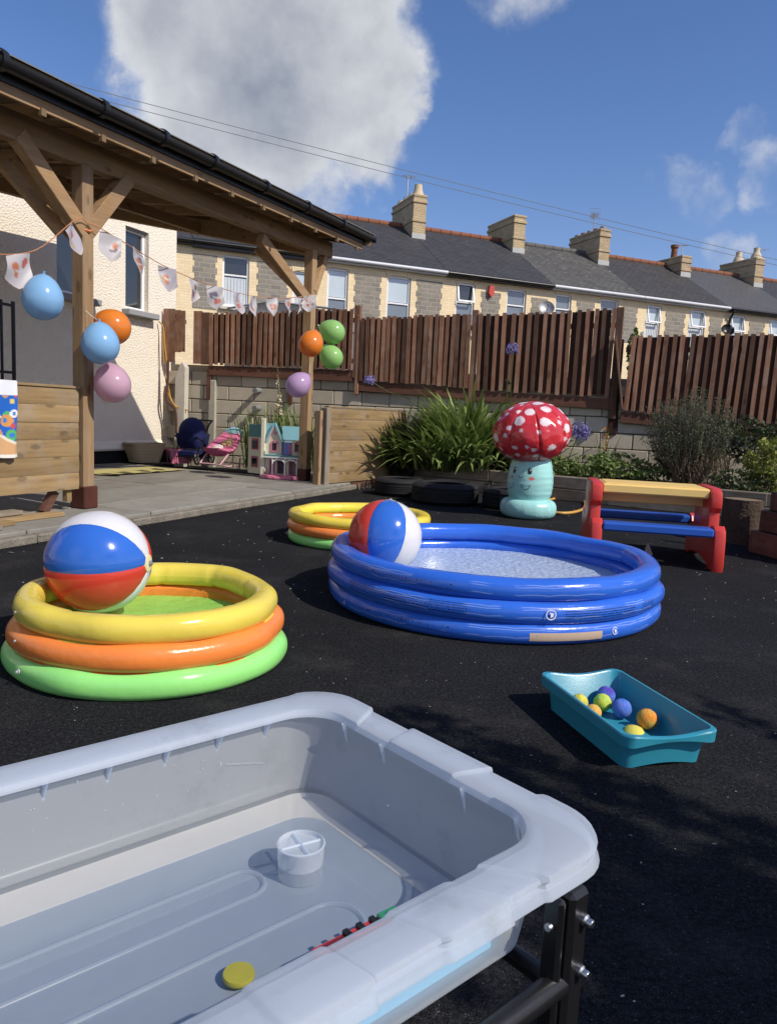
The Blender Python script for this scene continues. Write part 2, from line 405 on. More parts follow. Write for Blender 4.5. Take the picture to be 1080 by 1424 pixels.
M['ply'] = wood('dark_ply', (.15, .10, .058), (.22, .155, .09), 1, knots=False, rand=.05)
M['redpaint'] = wood('red_brown_stain', (.055, .018, .012), (.10, .035, .025), 2, rough=.55, knots=False, rand=.12)
M['slat'] = wood('fence_stain', (.12, .056, .034), (.28, .145, .088), 2, rough=.7, knots=True, rand=.52, grey=.25)
M['slatdark'] = wood('fence_stain_shaded', (.040, .017, .011), (.070, .030, .019), 2, rough=.8, knots=False, rand=.25)  # fence stain darkened, so the shade behind the slats is in the colour
M['rail'] = wood('fence_rail_stain', (.075, .033, .022), (.15, .07, .047), 0, rough=.75, knots=False, rand=.2)
M['sleeper'] = wood('weathered_sleeper', (.13, .105, .075), (.27, .225, .165), 0, rough=.9, grey=.5, rand=.15, bs=.6)
M['oldwood'] = wood('old_planter_wood', (.075, .045, .032), (.14, .085, .06), 0, rough=.85, grey=.15, rand=.2)
M['bark'] = plain('bark', (.085, .065, .05), .95, .1, var=.5, vscale=9, bs=.9, bscale=35, bdist=.02)
M['logcut'] = plain('log_cut_face', (.20, .15, .10), .9, .15, var=.3, vscale=12)
M['block'] = plain('concrete_block', (.47, .42, .335), .95, .15, var=.22, vscale=6, bs=.45, bscale=90, rand=.14, dirt=.15)
M['mortar'] = plain('mortar', (.42, .375, .30), .95, .1, var=.25, vscale=14, bs=.5, bscale=90)
M['whiteconc'] = plain('pale_concrete', (.55, .51, .43), .92, .15, var=.18, vscale=7, bs=.35, bscale=70, dirt=.25)
M['gutter'] = plain('black_upvc', (.012, .012, .013), .35, .45, var=.25, vscale=3)
M['felt'] = plain('mineral_roof_felt', (.19, .19, .18), .95, .1, var=.25, vscale=6, bs=.5, bscale=150)
M['upvc'] = plain('white_upvc', (.80, .81, .82), .35, .5, var=.04)
M['whiteup'] = plain('white_gutter', (.60, .62, .65), .45, .4, var=.08)
M['sill'] = plain('grey_sill', (.30, .30, .31), .8, .2, var=.15, bs=.2, bscale=80)
def panemat(name, col, rough=.06, spec=.8): return plain(name, col, rough, spec, coat=.6, var=.2, vscale=1.5)
M['glass_dark'] = panemat('dark_pane', (.018, .02, .021))
M['glass_net'] = panemat('net_curtain_pane', (.50, .58, .62))
M['glass_grey'] = panemat('grey_pane', (.16, .19, .22))
M['curtain'] = plain('white_curtain', (.62, .64, .66), .9, .1, var=.1)
M['ybrick'] = brickmat('yellow_brick', (.88, .71, .44), (.80, .63, .37), (.72, .62, .46), .27, .085, .010, noise_amt=.18, bstr=.35)
M['ybrick_side'] = brickmat('yellow_brick_side', (.42, .32, .18), (.33, .25, .14), (.30, .25, .18), .27, .085, .012, plane='yz', noise_amt=.4, bstr=.5, stain=.3)
M['stone'] = brickmat('pennant_stone', (.29, .265, .225), (.21, .195, .17), (.36, .32, .25), .36, .15, .018, noise_amt=.3, bstr=.8, off=.37)
M['slate_a'] = brickmat('slate_dark', (.058, .057, .060), (.042, .042, .045), (.018, .018, .02), .30, .16, .010, plane='xy', ymul=1.17, rough=.6, noise_amt=.35, bstr=.5, stain=.15)
M['slate_b'] = brickmat('slate_mottled', (.105, .102, .092), (.072, .070, .066), (.028, .028, .028), .30, .16, .010, plane='xy', ymul=1.17, rough=.75, noise_amt=.55, bstr=.6, stain=.75)
M['slate_c'] = brickmat('slate_brown', (.070, .064, .058), (.048, .045, .042), (.02, .02, .02), .30, .16, .010, plane='xy', ymul=1.17, rough=.6, noise_amt=.4, bstr=.7, stain=.1)
M['slate_d'] = brickmat('slate_grey', (.092, .090, .088), (.080, .078, .077), (.05, .05, .05), .32, .18, .008, plane='xy', ymul=1.17, rough=.55, noise_amt=.15, bstr=.35)
M['ridge_red'] = plain('terracotta', (.23, .10, .06), .85, .2, var=.3, vscale=8, bs=.3, bscale=60)
M['ridge_grey'] = plain('grey_ridge_tile', (.13, .125, .12), .85, .2, var=.3, vscale=8)
M['lead'] = plain('cement_flashing', (.45, .46, .45), .8, .2, var=.25, vscale=7)
M['black'] = plain('black_painted_steel', (.010, .010, .011), .32, .5, var=.2)
M['steel'] = plain('zinc_steel', (.62, .62, .62), .3, .5, metal=1)
M['alloy'] = plain('grey_alloy', (.42, .43, .44), .5, .5, metal=.6)
M['grey'] = plain('grey_plastic', (.22, .22, .22), .6, .3)
M['red_alarm'] = plain('alarm_box_red', (.55, .07, .05), .4, .4)
M['cream'] = plain('cream_terracotta_pot', (.58, .48, .33), .85, .2, var=.25, vscale=8)

def lastobj(o, **kw):
    for k, v in kw.items(): o[k] = v
    return o

# ------------------------------------------------------------------ SETTING: ground
P0 = Vector((-2.588, 6.365, 0)); UAZ = 22.2; RZU = R(90-UAZ)
u = Vector((math.sin(R(UAZ)), math.cos(R(UAZ)), 0)); nn = Vector((-u.y, u.x, 0))
def pw(a, b, z=0): return P0 + u*a + nn*b + Vector((0, 0, z))
g = MB(); g.add([(-400, -300, 0), (400, -300, 0), (400, 700, 0), (-400, 700, 0)], [(0, 1, 2, 3)])
g.build('ground', M['ground'], kind='structure')

# patio : raised concrete with separate slabs
patio = thing('patio', '', ''); del patio['label']; del patio['category']; patio['kind'] = 'structure'
patio.location = P0; patio.rotation_euler = (0, 0, RZU)
MB().box((-1.0, 1.42, .025), (10.4, 3.9, .05)).build('patio_base', M['mortar'], patio)
kb = MB()
random.seed(3)
xk = -6.0
while xk < 4.15:
    L = min(U(.7, 1.0), 4.19-xk); kb2 = MB().box((0, 0, 0), (L-.006, .085, .068), bev=.012)
    kb2.build('kerb_stone', M['kerb'], patio, loc=(xk+L/2, -.575+U(-.004, .004), .034)); xk += L
rows = [(-.525, .12, 'slab', (1.05, 1.35)), (.12, .95, 'slab', (.8, 1.1)), (.95, 1.75, 'flag', (.45, .95)), (1.75, 2.6, 'flag', (.45, .9)), (2.6, 3.36, 'flag', (.5, .9))]
for b0, b1, mm, (l0, l1) in rows:
    xa = -6.1+U(0, .5)
    while xa < 4.18:
        L = min(U(l0, l1), 4.19-xa)
        if L > .12:
            h = .088+U(-.004, .004) if mm == 'slab' else .088+U(-.010, .008)
            MB().box((0, 0, 0), (L-.012, b1-b0-.012, .05), bev=.006).build('slab', M[mm], patio, loc=(xa+L/2, (b0+b1)/2, h-.025), rz=U(-.006, .006) if mm == 'flag' else 0)
        xa += L

# ------------------------------------------------------------------ white house
house = thing('white_house', 'cream roughcast house wing with two tall narrow windows behind the pergola', 'house', pw(0, 3.52), RZU)
def wall_holes(mb, x0, x1, z0, z1, y0, th, holes):
    xs = sorted({x0, x1, *[h[0] for h in holes], *[h[1] for h in holes]})
    for a, b in zip(xs[:-1], xs[1:]):
        hz = sorted([(h[2], h[3]) for h in holes if h[0] <= a+1e-6 and h[1] >= b-1e-6]); z = z0
        for c, d in hz + [(z1, z1)]:
            if c > z+1e-6: mb.box(((a+b)/2, y0+th/2, (z+c)/2), (b-a, th, c-z))
            z = max(z, d)
HW = [(3.13, 3.72, 2.46, 3.78), (4.46, 4.98, 2.43, 3.66)]
w = MB(); wall_holes(w, -6, 5.66, .34, 4.25, 0, .25, HW)
w.box((5.535, 2.25, 2.295), (.25, 4.0, 3.91)); w.build('wall', M['render'], house)
MB().box((-.17, .10, .19), (11.66, .16, .30)).build('plinth', M['plinth'], house)
bc = MB(); bc.prism([(-.075, .30), (-.055, .27), (-.002, .27), (-.002, .42), (-.02, .40)], -6, 5.66, Matrix(((0, 1, 0, 0), (1, 0, 0, 0), (0, 0, 1, 0), (0, 0, 0, 1))))
bc.build('bell_cast', M['smoothrender'], house)
MB().box((-.17, 2.1, 4.29), (11.8, 4.5, .08)).build('roof', M['felt'], house)
MB().box((-.17, -.03, 4.28), (11.7, .05, .16)).build('fascia', M['gutter'], house)
for x0, x1, z0, z1 in HW:
    f = MB(); t_ = .055; y = .11
    f.box((x0+t_/2, y, (z0+z1)/2), (t_, .06, z1-z0), bev=.008); f.box((x1-t_/2, y, (z0+z1)/2), (t_, .06, z1-z0), bev=.008)
    f.box(((x0+x1)/2, y, z0+t_/2), (x1-x0-2*t_, .06, t_), bev=.008); f.box(((x0+x1)/2, y, z1-t_/2), (x1-x0-2*t_, .06, t_), bev=.008)
    fr = f.build('window', M['upvc'], house)
    MB().box(((x0+x1)/2, y+.01, (z0+z1)/2), (x1-x0-2*t_, .012, z1-z0-2*t_)).build('pane', M['glass_dark'], fr)
    MB().box(((x0+x1)/2+.01, -.02, z0-.052), (x1-x0+.18, .26, .09), bev=.01).build('sill', M['sill'], fr)
    MB().box(((x0+x1)/2, .06, z1+.02-.036), (x1-x0, .04, .03)).build('lintel_trim', M['grey'], fr)
vt = MB().box((4.08, -.02, .95+.12), (.17, .04, .10), bev=.01)
vt.build('pipe_bracket', plain('bright_blue_plastic', (.10, .42, .62), .4), house)

# terrace houses -----------------------------------------------------
K = 1.2
TAZ = 68.1; tdir = Vector((math.sin(R(TAZ)), math.cos(R(TAZ)), 0)); RZT = R(90-TAZ)
TP = Vector((-1.956*K, 22*K, 0))
zt = lambda z: 1+(z-1)*K
EAVE, RIDGE, DR = zt(5.40), zt(7.22), 3.0*K
def terrace(s0, s1, label, wins, stones, roofm, ridgem, gutm, chim=True, pots='none', alarm=None, downpipe=None, fasciah=.16):
    Wd = (s1-s0)*K
    h = thing('terraced_house', label, 'house', TP + tdir*(s0*K), RZT, 'terraced houses behind the fence')
    holes = [((a-s0)*K, (b-s0)*K, zt(c), zt(d)) for a, b, c, d, *_ in wins]
    w = MB(); wall_holes(w, 0, Wd, 0, EAVE, 0, .25, holes)
    w.box((Wd/2, 2*DR-.12, EAVE/2), (Wd, .25, EAVE)); w.box((.1, DR, EAVE/2), (.2, 2*DR-.52, EAVE)); w.box((Wd-.1, DR, EAVE/2), (.2, 2*DR-.52, EAVE))
    w.build('wall', M['ybrick'], h)
    for (a, b, c, d) in stones:
        st = MB(); a, b, c, d = (a-s0)*K, (b-s0)*K, zt(c), zt(d); rh = .19; k = 0; z = d
        while z > c+.02:
            zz = max(c, z-rh); i = .055 if k % 2 else 0.0
            st.box(((a+b)/2, .0, (z+zz)/2), (b-a-2*i, .03, z-zz)); z = zz; k += 1
        st.build('stone_panel', M['stone'], h)
    for hol, wd in zip(holes, wins):
        x0, x1, z0, z1 = hol; style = wd[4]; t_ = .07; y = .10; zm = z0+(z1-z0)*(.62 if style[0] != 's' else .5)
        if wd[3]-wd[2] < 1.15: zm = z1-.42
        f = MB(); Wn = x1-x0
        for xx in (x0+t_/2, x1-t_/2): f.box((xx, y, (z0+z1)/2), (t_, .08, z1-z0), bev=.01)
        for z_ in (z0+t_/2, z1-t_/2): f.box(((x0+x1)/2, y, z_), (Wn-2*t_, .08, t_), bev=.01)
        f.box(((x0+x1)/2, y, zm), (Wn-2*t_, .08, t_*.9), bev=.01)
        fr = f.build('window', M['upvc'], h)
        a1 = 0
        if 'o' in style:          # top vent tilted open
            v = MB(); hh = z1-zm-.06; rm = rotm(x=-13); cz = z1-.05; 
            for sx in (-1, 1): v.box(Vector(((x0+x1)/2+sx*(Wn/2-.07), y-.06, cz))+rm@Vector((0, 0, -hh/2)), (.06, .05, hh), rm, .006)
            for q in (0, 1): v.box(Vector(((x0+x1)/2, y-.06, cz))+rm@Vector((0, 0, -q*hh)), (Wn-.08, .05, .06), rm, .006)
            v.build('vent_sash', M['upvc'], fr)
        up_m = M['glass_dark'] if 'd' in style else (M['glass_grey'] if 'g' in style else M['glass_net'])
        lo_m = M['glass_net'] if 'c' in style or 'n' in style else M['glass_grey']
        MB().box(((x0+x1)/2, y+.01, (zm+z1)/2), (Wn-2*t_, .012, z1-zm-t_*1.5)).build('pane', up_m, fr)
        MB().box(((x0+x1)/2, y+.01, (zm+z0)/2), (Wn-2*t_, .012, zm-z0-t_*1.5)).build('pane', lo_m, fr)
        if 'c' in style:
            cu = MB()
            nst = 7
            for i in range(nst):
                xx = x0+t_+(Wn-2*t_)*(i+.5)/nst
                cu.box((xx, y-.004, (z0+zm)/2-.02), ((Wn-2*t_)/nst*.62, .010, zm-z0-t_*1.8), bev=.003)
            cu.build('curtain', M['curtain'], fr)
        # segmental arch of brick over the opening
        ar = MB(); nA = 9; rise = .09
        for i in range(nA):
            tt = (i+.5)/nA; xx = x0-.06+(Wn+.12)*tt; zz = z1+.10+rise*(1-(2*tt-1)**2)-rise*.4; an = -(2*tt-1)*20
            ar.box((xx, .07, zz), ((Wn+.12)/nA*.94, .18, .24), rotm(y=-an), .006)
        ar.build('arch', M['ybrick'], h)
        sp = MB(); sp.prism([(x0, z1+.03), (x1, z1+.03), (x1, z1-.055), ((x0+x1)/2+Wn*.25, z1-.005), ((x0+x1)/2, z1+.012), ((x0+x1)/2-Wn*.25, z1-.005), (x0, z1-.055)], .03, .055)
        sp.build('arch_infill', M['upvc'], fr)
        MB().box(((x0+x1)/2, -.01, z0-.06), (Wn+.16, .22, .10), bev=.012).build('sill', M['whiteconc'], fr)
    # roof
    over = .22; pitch = math.atan2(RIDGE-EAVE, DR); th = .10
    e = EAVE+.04
    zo = e-over*math.tan(pitch)
    rf = MB(); rf.prism([(-over, zo), (DR, RIDGE), (2*DR+over, zo), (2*DR+over, zo-th), (DR, RIDGE-th), (-over, zo-th)], 0.0, Wd-.02, Matrix(((0, 1, 0, 0), (1, 0, 0, 0), (0, 0, 1, 0), (0, 0, 0, 1))))
    roof = rf.build('roof', M[roofm], h)
    rt = MB(); x = 0.02
    while x < Wd-.05:
        L = min(.44, Wd-x-.02); rt.tube([(x, DR, RIDGE+.01), (x+L-.015, DR, RIDGE+.01)], .12, 10); x += .45
    rt.build('ridge_tiles', M[ridgem], roof, smooth=True)
    gm = MB(); gm.tube([(0.01, -over-.05, zo-.05), (Wd-.01, -over-.05, zo-.05)], .06, 10); gm.build('gutter', M[gutm], h, smooth=True)
    MB().box((Wd/2, -.10, zo-.075), (Wd-.01, .18, fasciah)).build('fascia', M['whiteup'] if gutm == 'whiteup' else M['gutter'], h)
    if downpipe is not None:
        dp = MB(); xx = (downpipe-s0)*K
        dp.tube([(xx, -over-.03, zo-.1), (xx, -over-.03, zo-.2), (xx, -.07, zo-.45), (xx, -.07, 1.0)], .045, 8); dp.build('downpipe', M['gutter'], h, smooth=True)
    if alarm:
        al = MB().prism([(-.09, .2), (.09, .2), (.11, -.08), (0, -.22), (-.11, -.08)], -.14, -.02, Matrix.Translation(((alarm[0]-s0)*K, 0, zt(alarm[1]))))
        al.build('alarm_box', M['red_alarm'], h)
    if chim:
        # stack straddles the party wall at the right end
        cx = Wd; hw = .27; y0, y1 = 2.15*K, 4.0*K; ztop = {'none': zt(7.92), 'crown': zt(8.05), 'row': zt(7.92), 'one': zt(7.45), 'two': zt(7.80)}[pots]
        cb = MB(); zb = zt(6.4)
        cb.box((cx, (y0+y1)/2, (zb+ztop)/2), (2*hw, y1-y0, ztop-zb), bev=.012, mi=0)
        zc = zb+(ztop-zb)*.52
        cb.box((cx, (y0+y1)/2, zc), (2*hw+.07, y1-y0+.07, .09), bev=.01)
        cb.box((cx, (y0+y1)/2, ztop-.24), (2*hw+.08, y1-y0+.08, .10), bev=.01)
        cb.box((cx, (y0+y1)/2, ztop-.02), (2*hw+.05, y1-y0+.05, .10), bev=.02)
        ck = cb.build('chimney', [M['chim_'+('a' if pots in ('none', 'crown') else 'b')]], h)
        MB().box((cx, y0-.012, zt(6.72)), (2*hw+.03, .03, .34)).build('flashing', M['lead'], ck)
        if pots == 'crown':
            for i, q in enumerate((.02, .32, .62, .95)):
                yy = y0+.22+q*(y1-y0-.44); hgt = .42 if i == 0 else .2
                MB().lathe([(.24, 0), (.17, hgt*.5), (.15, hgt), (.10, hgt), (.10, hgt-.05)], 10, (cx, yy, ztop+.02)).build('pot', M['cream'], ck, smooth=True)
        if pots == 'row':
            for i in range(5):
                yy = y0+.2+i*(y1-y0-.4)/4
                MB().lathe([(.13, 0), (.14, .1), (.12, .14), (.08, .12)], 10, (cx, yy, ztop+.03)).build('pot', M['ridge_red'] if i % 2 else M['grey'], ck, smooth=True)
        if pots == 'one':
            MB().lathe([(.15, 0), (.13, .45), (.18, .5), (.18, .62), (.10, .6)], 12, (cx, y0+.85, ztop+.02)).build('pot', M['ridge_red'], ck, smooth=True)
        if pots == 'two':
            for yy in (y0+.28, y0+1.35):
                MB().lathe([(.27, 0), (.2, .22), (.14, .3), (.15, .5), (.09, .48)], 12, (cx, yy, ztop+.02)).build('pot', M['cream'], ck, smooth=True)
    return h
def chimmat(name, c1, c2):
    m = brickmat(name, c1, c2, (.40, .34, .24), .24, .085, .012, plane='yz', noise_amt=.45, bstr=.6, stain=.25)
    # front faces use x instead of y: blend the two coordinates
    t = m.node_tree; cb = [n for n in t.nodes if n.bl_idname == 'ShaderNodeCombineXYZ'][0]; sx = [n for n in t.nodes if n.bl_idname == 'ShaderNodeSeparateXYZ'][0]
    t.links.new(math_(t, 'ADD', sx.outputs[0], sx.outputs[1]), cb.inputs[0]); return m
M['chim_a'] = chimmat('chimney_brick_yellow', (.56, .43, .24), (.44, .33, .18))
M['chim_b'] = chimmat('chimney_brick_brown', (.50, .38, .23), (.38, .27, .16))
terrace(-7.6, -3.8, 'terraced house mostly hidden behind the cream roughcast wing', [(-6.2, -5.4, 3.8, 5.06, 'nc')], [], 'slate_a', 'ridge_red', 'gutter', chim=False)
terrace(-3.8, -.15, 'terraced house with black fascia seen under the pergola roof between its posts', [(-3.01, -2.29, 3.72, 5.06, 'dc'), (-1.07, -.52, 3.62, 4.86, 'nc')],
        [(-3.78, -3.15, 3.6, 5.0), (-2.08, -1.2, 3.6, 5.0)], 'slate_a', 'ridge_red', 'gutter', chim=False, fasciah=.26)
terrace(-.15, 3.56, 'terraced house just right of the pergola, white gutter and chimney with tall cream pot', [(-.08, .54, 3.4, 5.06, 's'), (1.73, 2.48, 3.5, 5.04, 's')],
        [(.72, 1.55, 3.4, 4.98), (2.66, 3.5, 3.5, 5.02)], 'slate_a', 'ridge_red', 'whiteup', pots='crown')
terrace(3.56, 7.28, 'terraced house with red alarm box and plain square chimney without pots', [(3.97, 4.6, 3.6, 5.08, 'god'), (5.72, 6.42, 3.8, 5.08, 'g')],
        [(4.82, 5.5, 3.6, 4.9), (6.6, 7.2, 3.8, 4.9)], 'slate_a', 'ridge_red', 'gutter', pots='none', alarm=(5.12, 4.92))
terrace(7.28, 10.79, 'terraced house with pale mottled slate roof and row of short pots', [(7.5, 8.1, 3.9, 5.1, 'g'), (9.23, 9.96, 3.9, 5.12, 'g')],
        [(8.3, 9.0, 3.8, 4.95), (10.12, 10.74, 3.8, 4.95)], 'slate_b', 'ridge_grey', 'whiteup', pots='row')
terrace(10.79, 14.54, 'terraced house with brown slate roof and single tall terracotta pot', [(11.11, 11.73, 3.6, 5.1, 'oc'), (12.96, 13.68, 3.6, 5.12, 'oc')],
        [(11.92, 12.78, 3.6, 4.95), (13.86, 14.45, 3.6, 4.95)], 'slate_c', 'ridge_red', 'whiteup', pots='one')
terrace(14.54, 18.19, 'terraced house with smooth grey roof and two cream pots on its chimney', [(14.82, 15.5, 3.6, 5.12, 'oc'), (16.67, 17.35, 3.6, 5.12, 'oc')],
        [(15.7, 16.45, 3.6, 4.95), (17.5, 18.1, 3.6, 4.95)], 'slate_d', 'ridge_red', 'gutter', pots='two', downpipe=14.72)
terrace(18.19, 21.9, 'terraced house cut by the right edge of the view past the twin pot chimney', [(18.5, 19.2, 3.6, 5.12, 'g'), (20.3, 21.0, 3.6, 5.12, 'g')], [], 'slate_a', 'ridge_red', 'gutter', chim=False)
def tloc(s, d, z): 
    return TP + tdir*(s*K) + Vector((-tdir.y, tdir.x, 0))*(d*K) + Vector((0, 0, zt(z)))
def dish(s, z, label, mat, r=.29):
    t = thing('satellite_dish', label, 'satellite dish', tloc(s, -.02, z), RZT, 'satellite dishes on the terrace')
    rm = rotm(x=62, z=-25)
    MB().lathe([(.001, 0), (r*.5, .03), (r*.85, .10), (r, .15), (r*.99, .165), (r*.84, .115), (r*.5, .045), (.001, .015)], 24, (0, -.38, 0), rm).build('reflector', mat, t, smooth=True)
    a = MB(); a.tube([(0, 0, -.25), (0, -.3, -.15), (0, -.36, 0)], .025, 6); a.build('mount', M['grey'], t)
    b = MB(); p = Vector((0, -.38, 0)); b.tube([p+rm@Vector((0, -r*.9, .1)), p+rm@Vector((0, -r*.5, .5))], .014, 6); b.ball(p+rm@Vector((0, -r*.45, .52)), .05, 8, 6); b.build('receiver_arm', M['grey'], t)
dish(6.95, 4.50, 'pale grey satellite dish on the house with the plain square chimney', M['alloy'])
dish(14.35, 4.45, 'dark satellite dish beside the black downpipe at the right', M['gutter'], .27)
def aerial(s, d, z0, label, hgt, els, rz=0, yagi=True):
    t = thing('tv_aerial', label, 'aerial', tloc(s, d, z0), RZT+rz, 'television aerials on the chimneys')
    MB().tube([(0, 0, 0), (0, 0, hgt)], .022, 6).build('mast', M['alloy'], t)
    b = MB(); L = .85; b.tube([(-L*.3, 0, hgt-.05), (L*.7, 0, hgt+(.12 if els < 6 else -.05))], .014, 5); b.build('boom', M['alloy'], t)
    e = MB()
    for i in range(els):
        x = -L*.25+L*.9*i/els; e.tube([(x, -.17, hgt-.03+(.12*i/els if els < 6 else 0)), (x, .17, hgt-.03+(.12*i/els if els < 6 else 0))], .008, 4)
    if els > 6:
        for q in (-.22, -.08, .08, .22): e.tube([(-.25, -.22, hgt-.05+q), (-.25, .22, hgt-.05+q)], .008, 4)
        e.tube([(-.25, 0, hgt-.28), (-.25, 0, hgt+.2)], .008, 4)
    e.build('element', M['alloy'], t, kind=None)
aerial(3.56-.22, 2.75, 7.55, 'television aerial mast strapped to the chimney with the tall cream pot', 1.45, 4, R(35))
aerial(10.79-.1, 2.75, 7.95, 'bushy television aerial above the chimney with a row of short pots', .75, 9, R(60))
aerial(14.54+.05, 2.5, 7.45, 'small television aerial beside the single terracotta pot', .55, 4, R(20))
aerial(18.19+.2, 2.4, 7.85, 'television aerial pointing right off the chimney with two cream pots', .40, 4, R(0))

# overhead cables
for dz, lb in ((0, 'upper of the two overhead cables crossing the sky'), (-.16, 'lower of the two overhead cables crossing the sky')):
    p, q = at(-160, 46, 15.2), at(1240, 397, 21.6); pts = []
    for i in range(41):
        tt = i/40; v = p.lerp(q, tt); v.z += dz*(1 - .2*tt) - .62*4*tt*(1-tt)*.24; pts.append(v)
    c = MB(); c.tube(pts, .007, 5); tag(c.build('overhead_cable', M['grey'], smooth=True), lb, 'cable', 'overhead cables')

# ------------------------------------------------------------------ block wall + fence
FA = Vector((-3.75, 12.7, 0)); FB = Vector((3.2, 10.9, 0)); fdir = (FB-FA).normalized(); RZF = math.atan2(fdir.y, fdir.x)
def fl(s, d=0, z=0): return FA + fdir*s + Vector((-fdir.y, fdir.x, 0))*d + Vector((0, 0, z))
bw = thing('block_wall', 'grey concrete block retaining wall under the brown fence', 'wall', fl(0, .06), RZF)
MB().box((5.0, .14, .84), (10.4, .12, 1.68)).build('mortar_core', M['mortar'], bw)
blk = MB().box((0, 0, 0), (.443, .10, .213), bev=.008).mesh('block', M['block']); blk2 = MB().box((0, 0, 0), (.216, .10, .213), bev=.008).mesh('block', M['block'])
random.seed(5)
for r_ in range(8):
    z = .0+r_*.225+.11; x = -.05 + (.225 if r_ % 2 else 0)
    if r_ == 7 : continue
    while x < 10.1:
        if not (.58 < x+.22 < .98 and r_ > 4 and False): inst('block', blk, bw, (x+.22, .03+U(-.006, .006), z), (0, 0, U(-.004, .004)))
        x += .453
MB().box((.80, -.02, .72), (.12, .10, 1.44), bev=.01).build('pier_strip', plain('render_strip', (.42, .39, .32), .92, .15, var=.2, vscale=5, dirt=.3), bw)
for zz in (1.30, 1.02):
    s = MB(); s.tube([(1.62, .02, zz), (1.62, -.10, zz), (1.62, -.20, zz-.01)], .045, 10); s.build('weep_pipe', M['grey'], bw, smooth=True)
cp = thing('concrete_post', 'pale leaning concrete post at the house corner below the fence', 'post', fl(.28, -.10), RZF)
MB().prism([(-.07, 0), (.10, 0), (.11, 1.62), (.06, 1.70), (.02, 1.66), (-.06, 1.45)], -.06, .07).build('shaft', M['whiteconc'], cp)
slat_u = MB().box((0, 0, .5), (1, 1, 1), bev=.0).mesh('slat', M['slat'])
def bevslat(wd, th, mat):
    m = MB().box((0, 0, .5), (wd, th, 1.0)); return m.mesh('slat', mat)
S1 = bevslat(.058, .022, M['slat']); S2 = bevslat(.058, .024, M['slat']); SB = bevslat(.075, .018, M['slatdark'])
def fence(label, s0, s1, pitch, wd, zb, zt_, me, first_wide=None, jig=.012, posts=(), backs=True, lean=0.0, gravel=True):
    """zb, zt_: (left,right) heights"""
    t = thing('fence_panel', label, 'fence', fl(s0), RZF, 'stained timber fence panels')
    L = s1-s0; n = int(round(L/pitch))
    for i in range(n):
        x = (i+.5)*L/n; q = x/L; b = zb[0]+(zb[1]-zb[0])*q+U(-jig, jig); tp = zt_[0]+(zt_[1]-zt_[0])*q+U(-jig, jig)
        inst('slat', me, t, (x+U(-.006, .006), -.035+U(-.004, .004), b), (0, lean+U(-.013, .013), 0), (U(.90, 1.12), 1, tp-b))
        if backs and i < n-1:
            x2 = x+.5*L/n; inst('slat', SB, t, (x2, -.010, b+.03), (0, lean, 0), (1.0, 1, tp-b-.05))
    zr = lambda q, k: (zb[0]+(zb[1]-zb[0])*q)*(1-k)+(zt_[0]+(zt_[1]-zt_[0])*q)*k
    for k in (.16, .82):
        MB().bar((0, .025, zr(0, k)), (L, .025, zr(1, k)), .042, .07).build('rail', M['rail'], t)
    if gravel: MB().bar((0, .0, zb[0]-.09), (L, 0, zb[1]-.09), .035, .15, bev=.004).build('gravel_board', M['rail'], t)
    for xp, w_, z0, z1 in posts:
        MB().box((xp-s0, .012, (z0+z1)/2), (w_, .09, z1-z0), bev=.006).build('post', M['slat'], t)
    return t
W1 = bevslat(.105, .02, M['slat'])
random.seed(21)
t = thing('fence_panel', 'short end piece of fence, three wide boards against the house corner', 'fence', fl(-.03), RZF, 'stained timber fence panels')
for i, (x, z0, z1) in enumerate(((.055, 1.70, 2.55), (.16, 1.70, 2.55), (.265, 1.86, 2.53), (.355, 1.87, 2.52))): inst('board', W1, t, (x, -.12, z0), (0, 0, 0), (1 if i < 3 else .75, 1, z1-z0))
MB().box((.2, -.09, 2.35), (.38, .03, .06)).build('rail', M['rail'], t)
t = fence('narrow slatted fence panel with one wide board, left of the far pergola post', .74, 3.20, .093, .058, (1.68, 1.66), (2.50, 2.60), S1)
inst('board', bevslat(.15, .022, M['slat']), t, (-.10-.09, -.04, 1.69), (0, 0, 0), (1, 1, .84)); inst('board', bevslat(.135, .022, M['slat']), t, (-.055, -.042, 1.68), (0, 0, 0), (1, 1, .83))
MB().box((2.5, .02, 2.1), (.09, .09, 1.1), bev=.006).build('post', M['slat'], t)
for x in (.0, 1.42): MB().box((x, .02, 1.36), (.075, .06, .50), bev=.004).build('post_stub', M['rail'], t)
fence('slatted fence panel above the strappy plant clump, right of the green balloons', 3.30, 5.02, .082, .058, (1.52, 1.46), (2.46, 2.54), S1, posts=((5.06, .085, 1.2, 2.60), (3.27, .06, 1.3, 2.50)))
fence('tall slatted fence panel directly behind the spotted mushroom', 5.09, 7.06, .115, .066, (1.44, 1.40), (2.53, 2.64), S2, posts=((7.10, .10, 1.1, 2.66),))
t = fence('low slatted fence panel at the right with wide gaps and leaning end board', 7.22, 9.75, .110, .066, (1.22, 1.10), (2.27, 2.36), S2, lean=.03)
MB().bar((-.16, -.09, 2.24), (.01, -.09, 1.24), .03, .14, bev=.005, up=(0, 1, 0)).build('leaning_board', M['slat'], t)
MB().box((-.10, .05, 1.55), (.13, .07, 1.35), bev=.006).build('post', M['slatdark'], t)
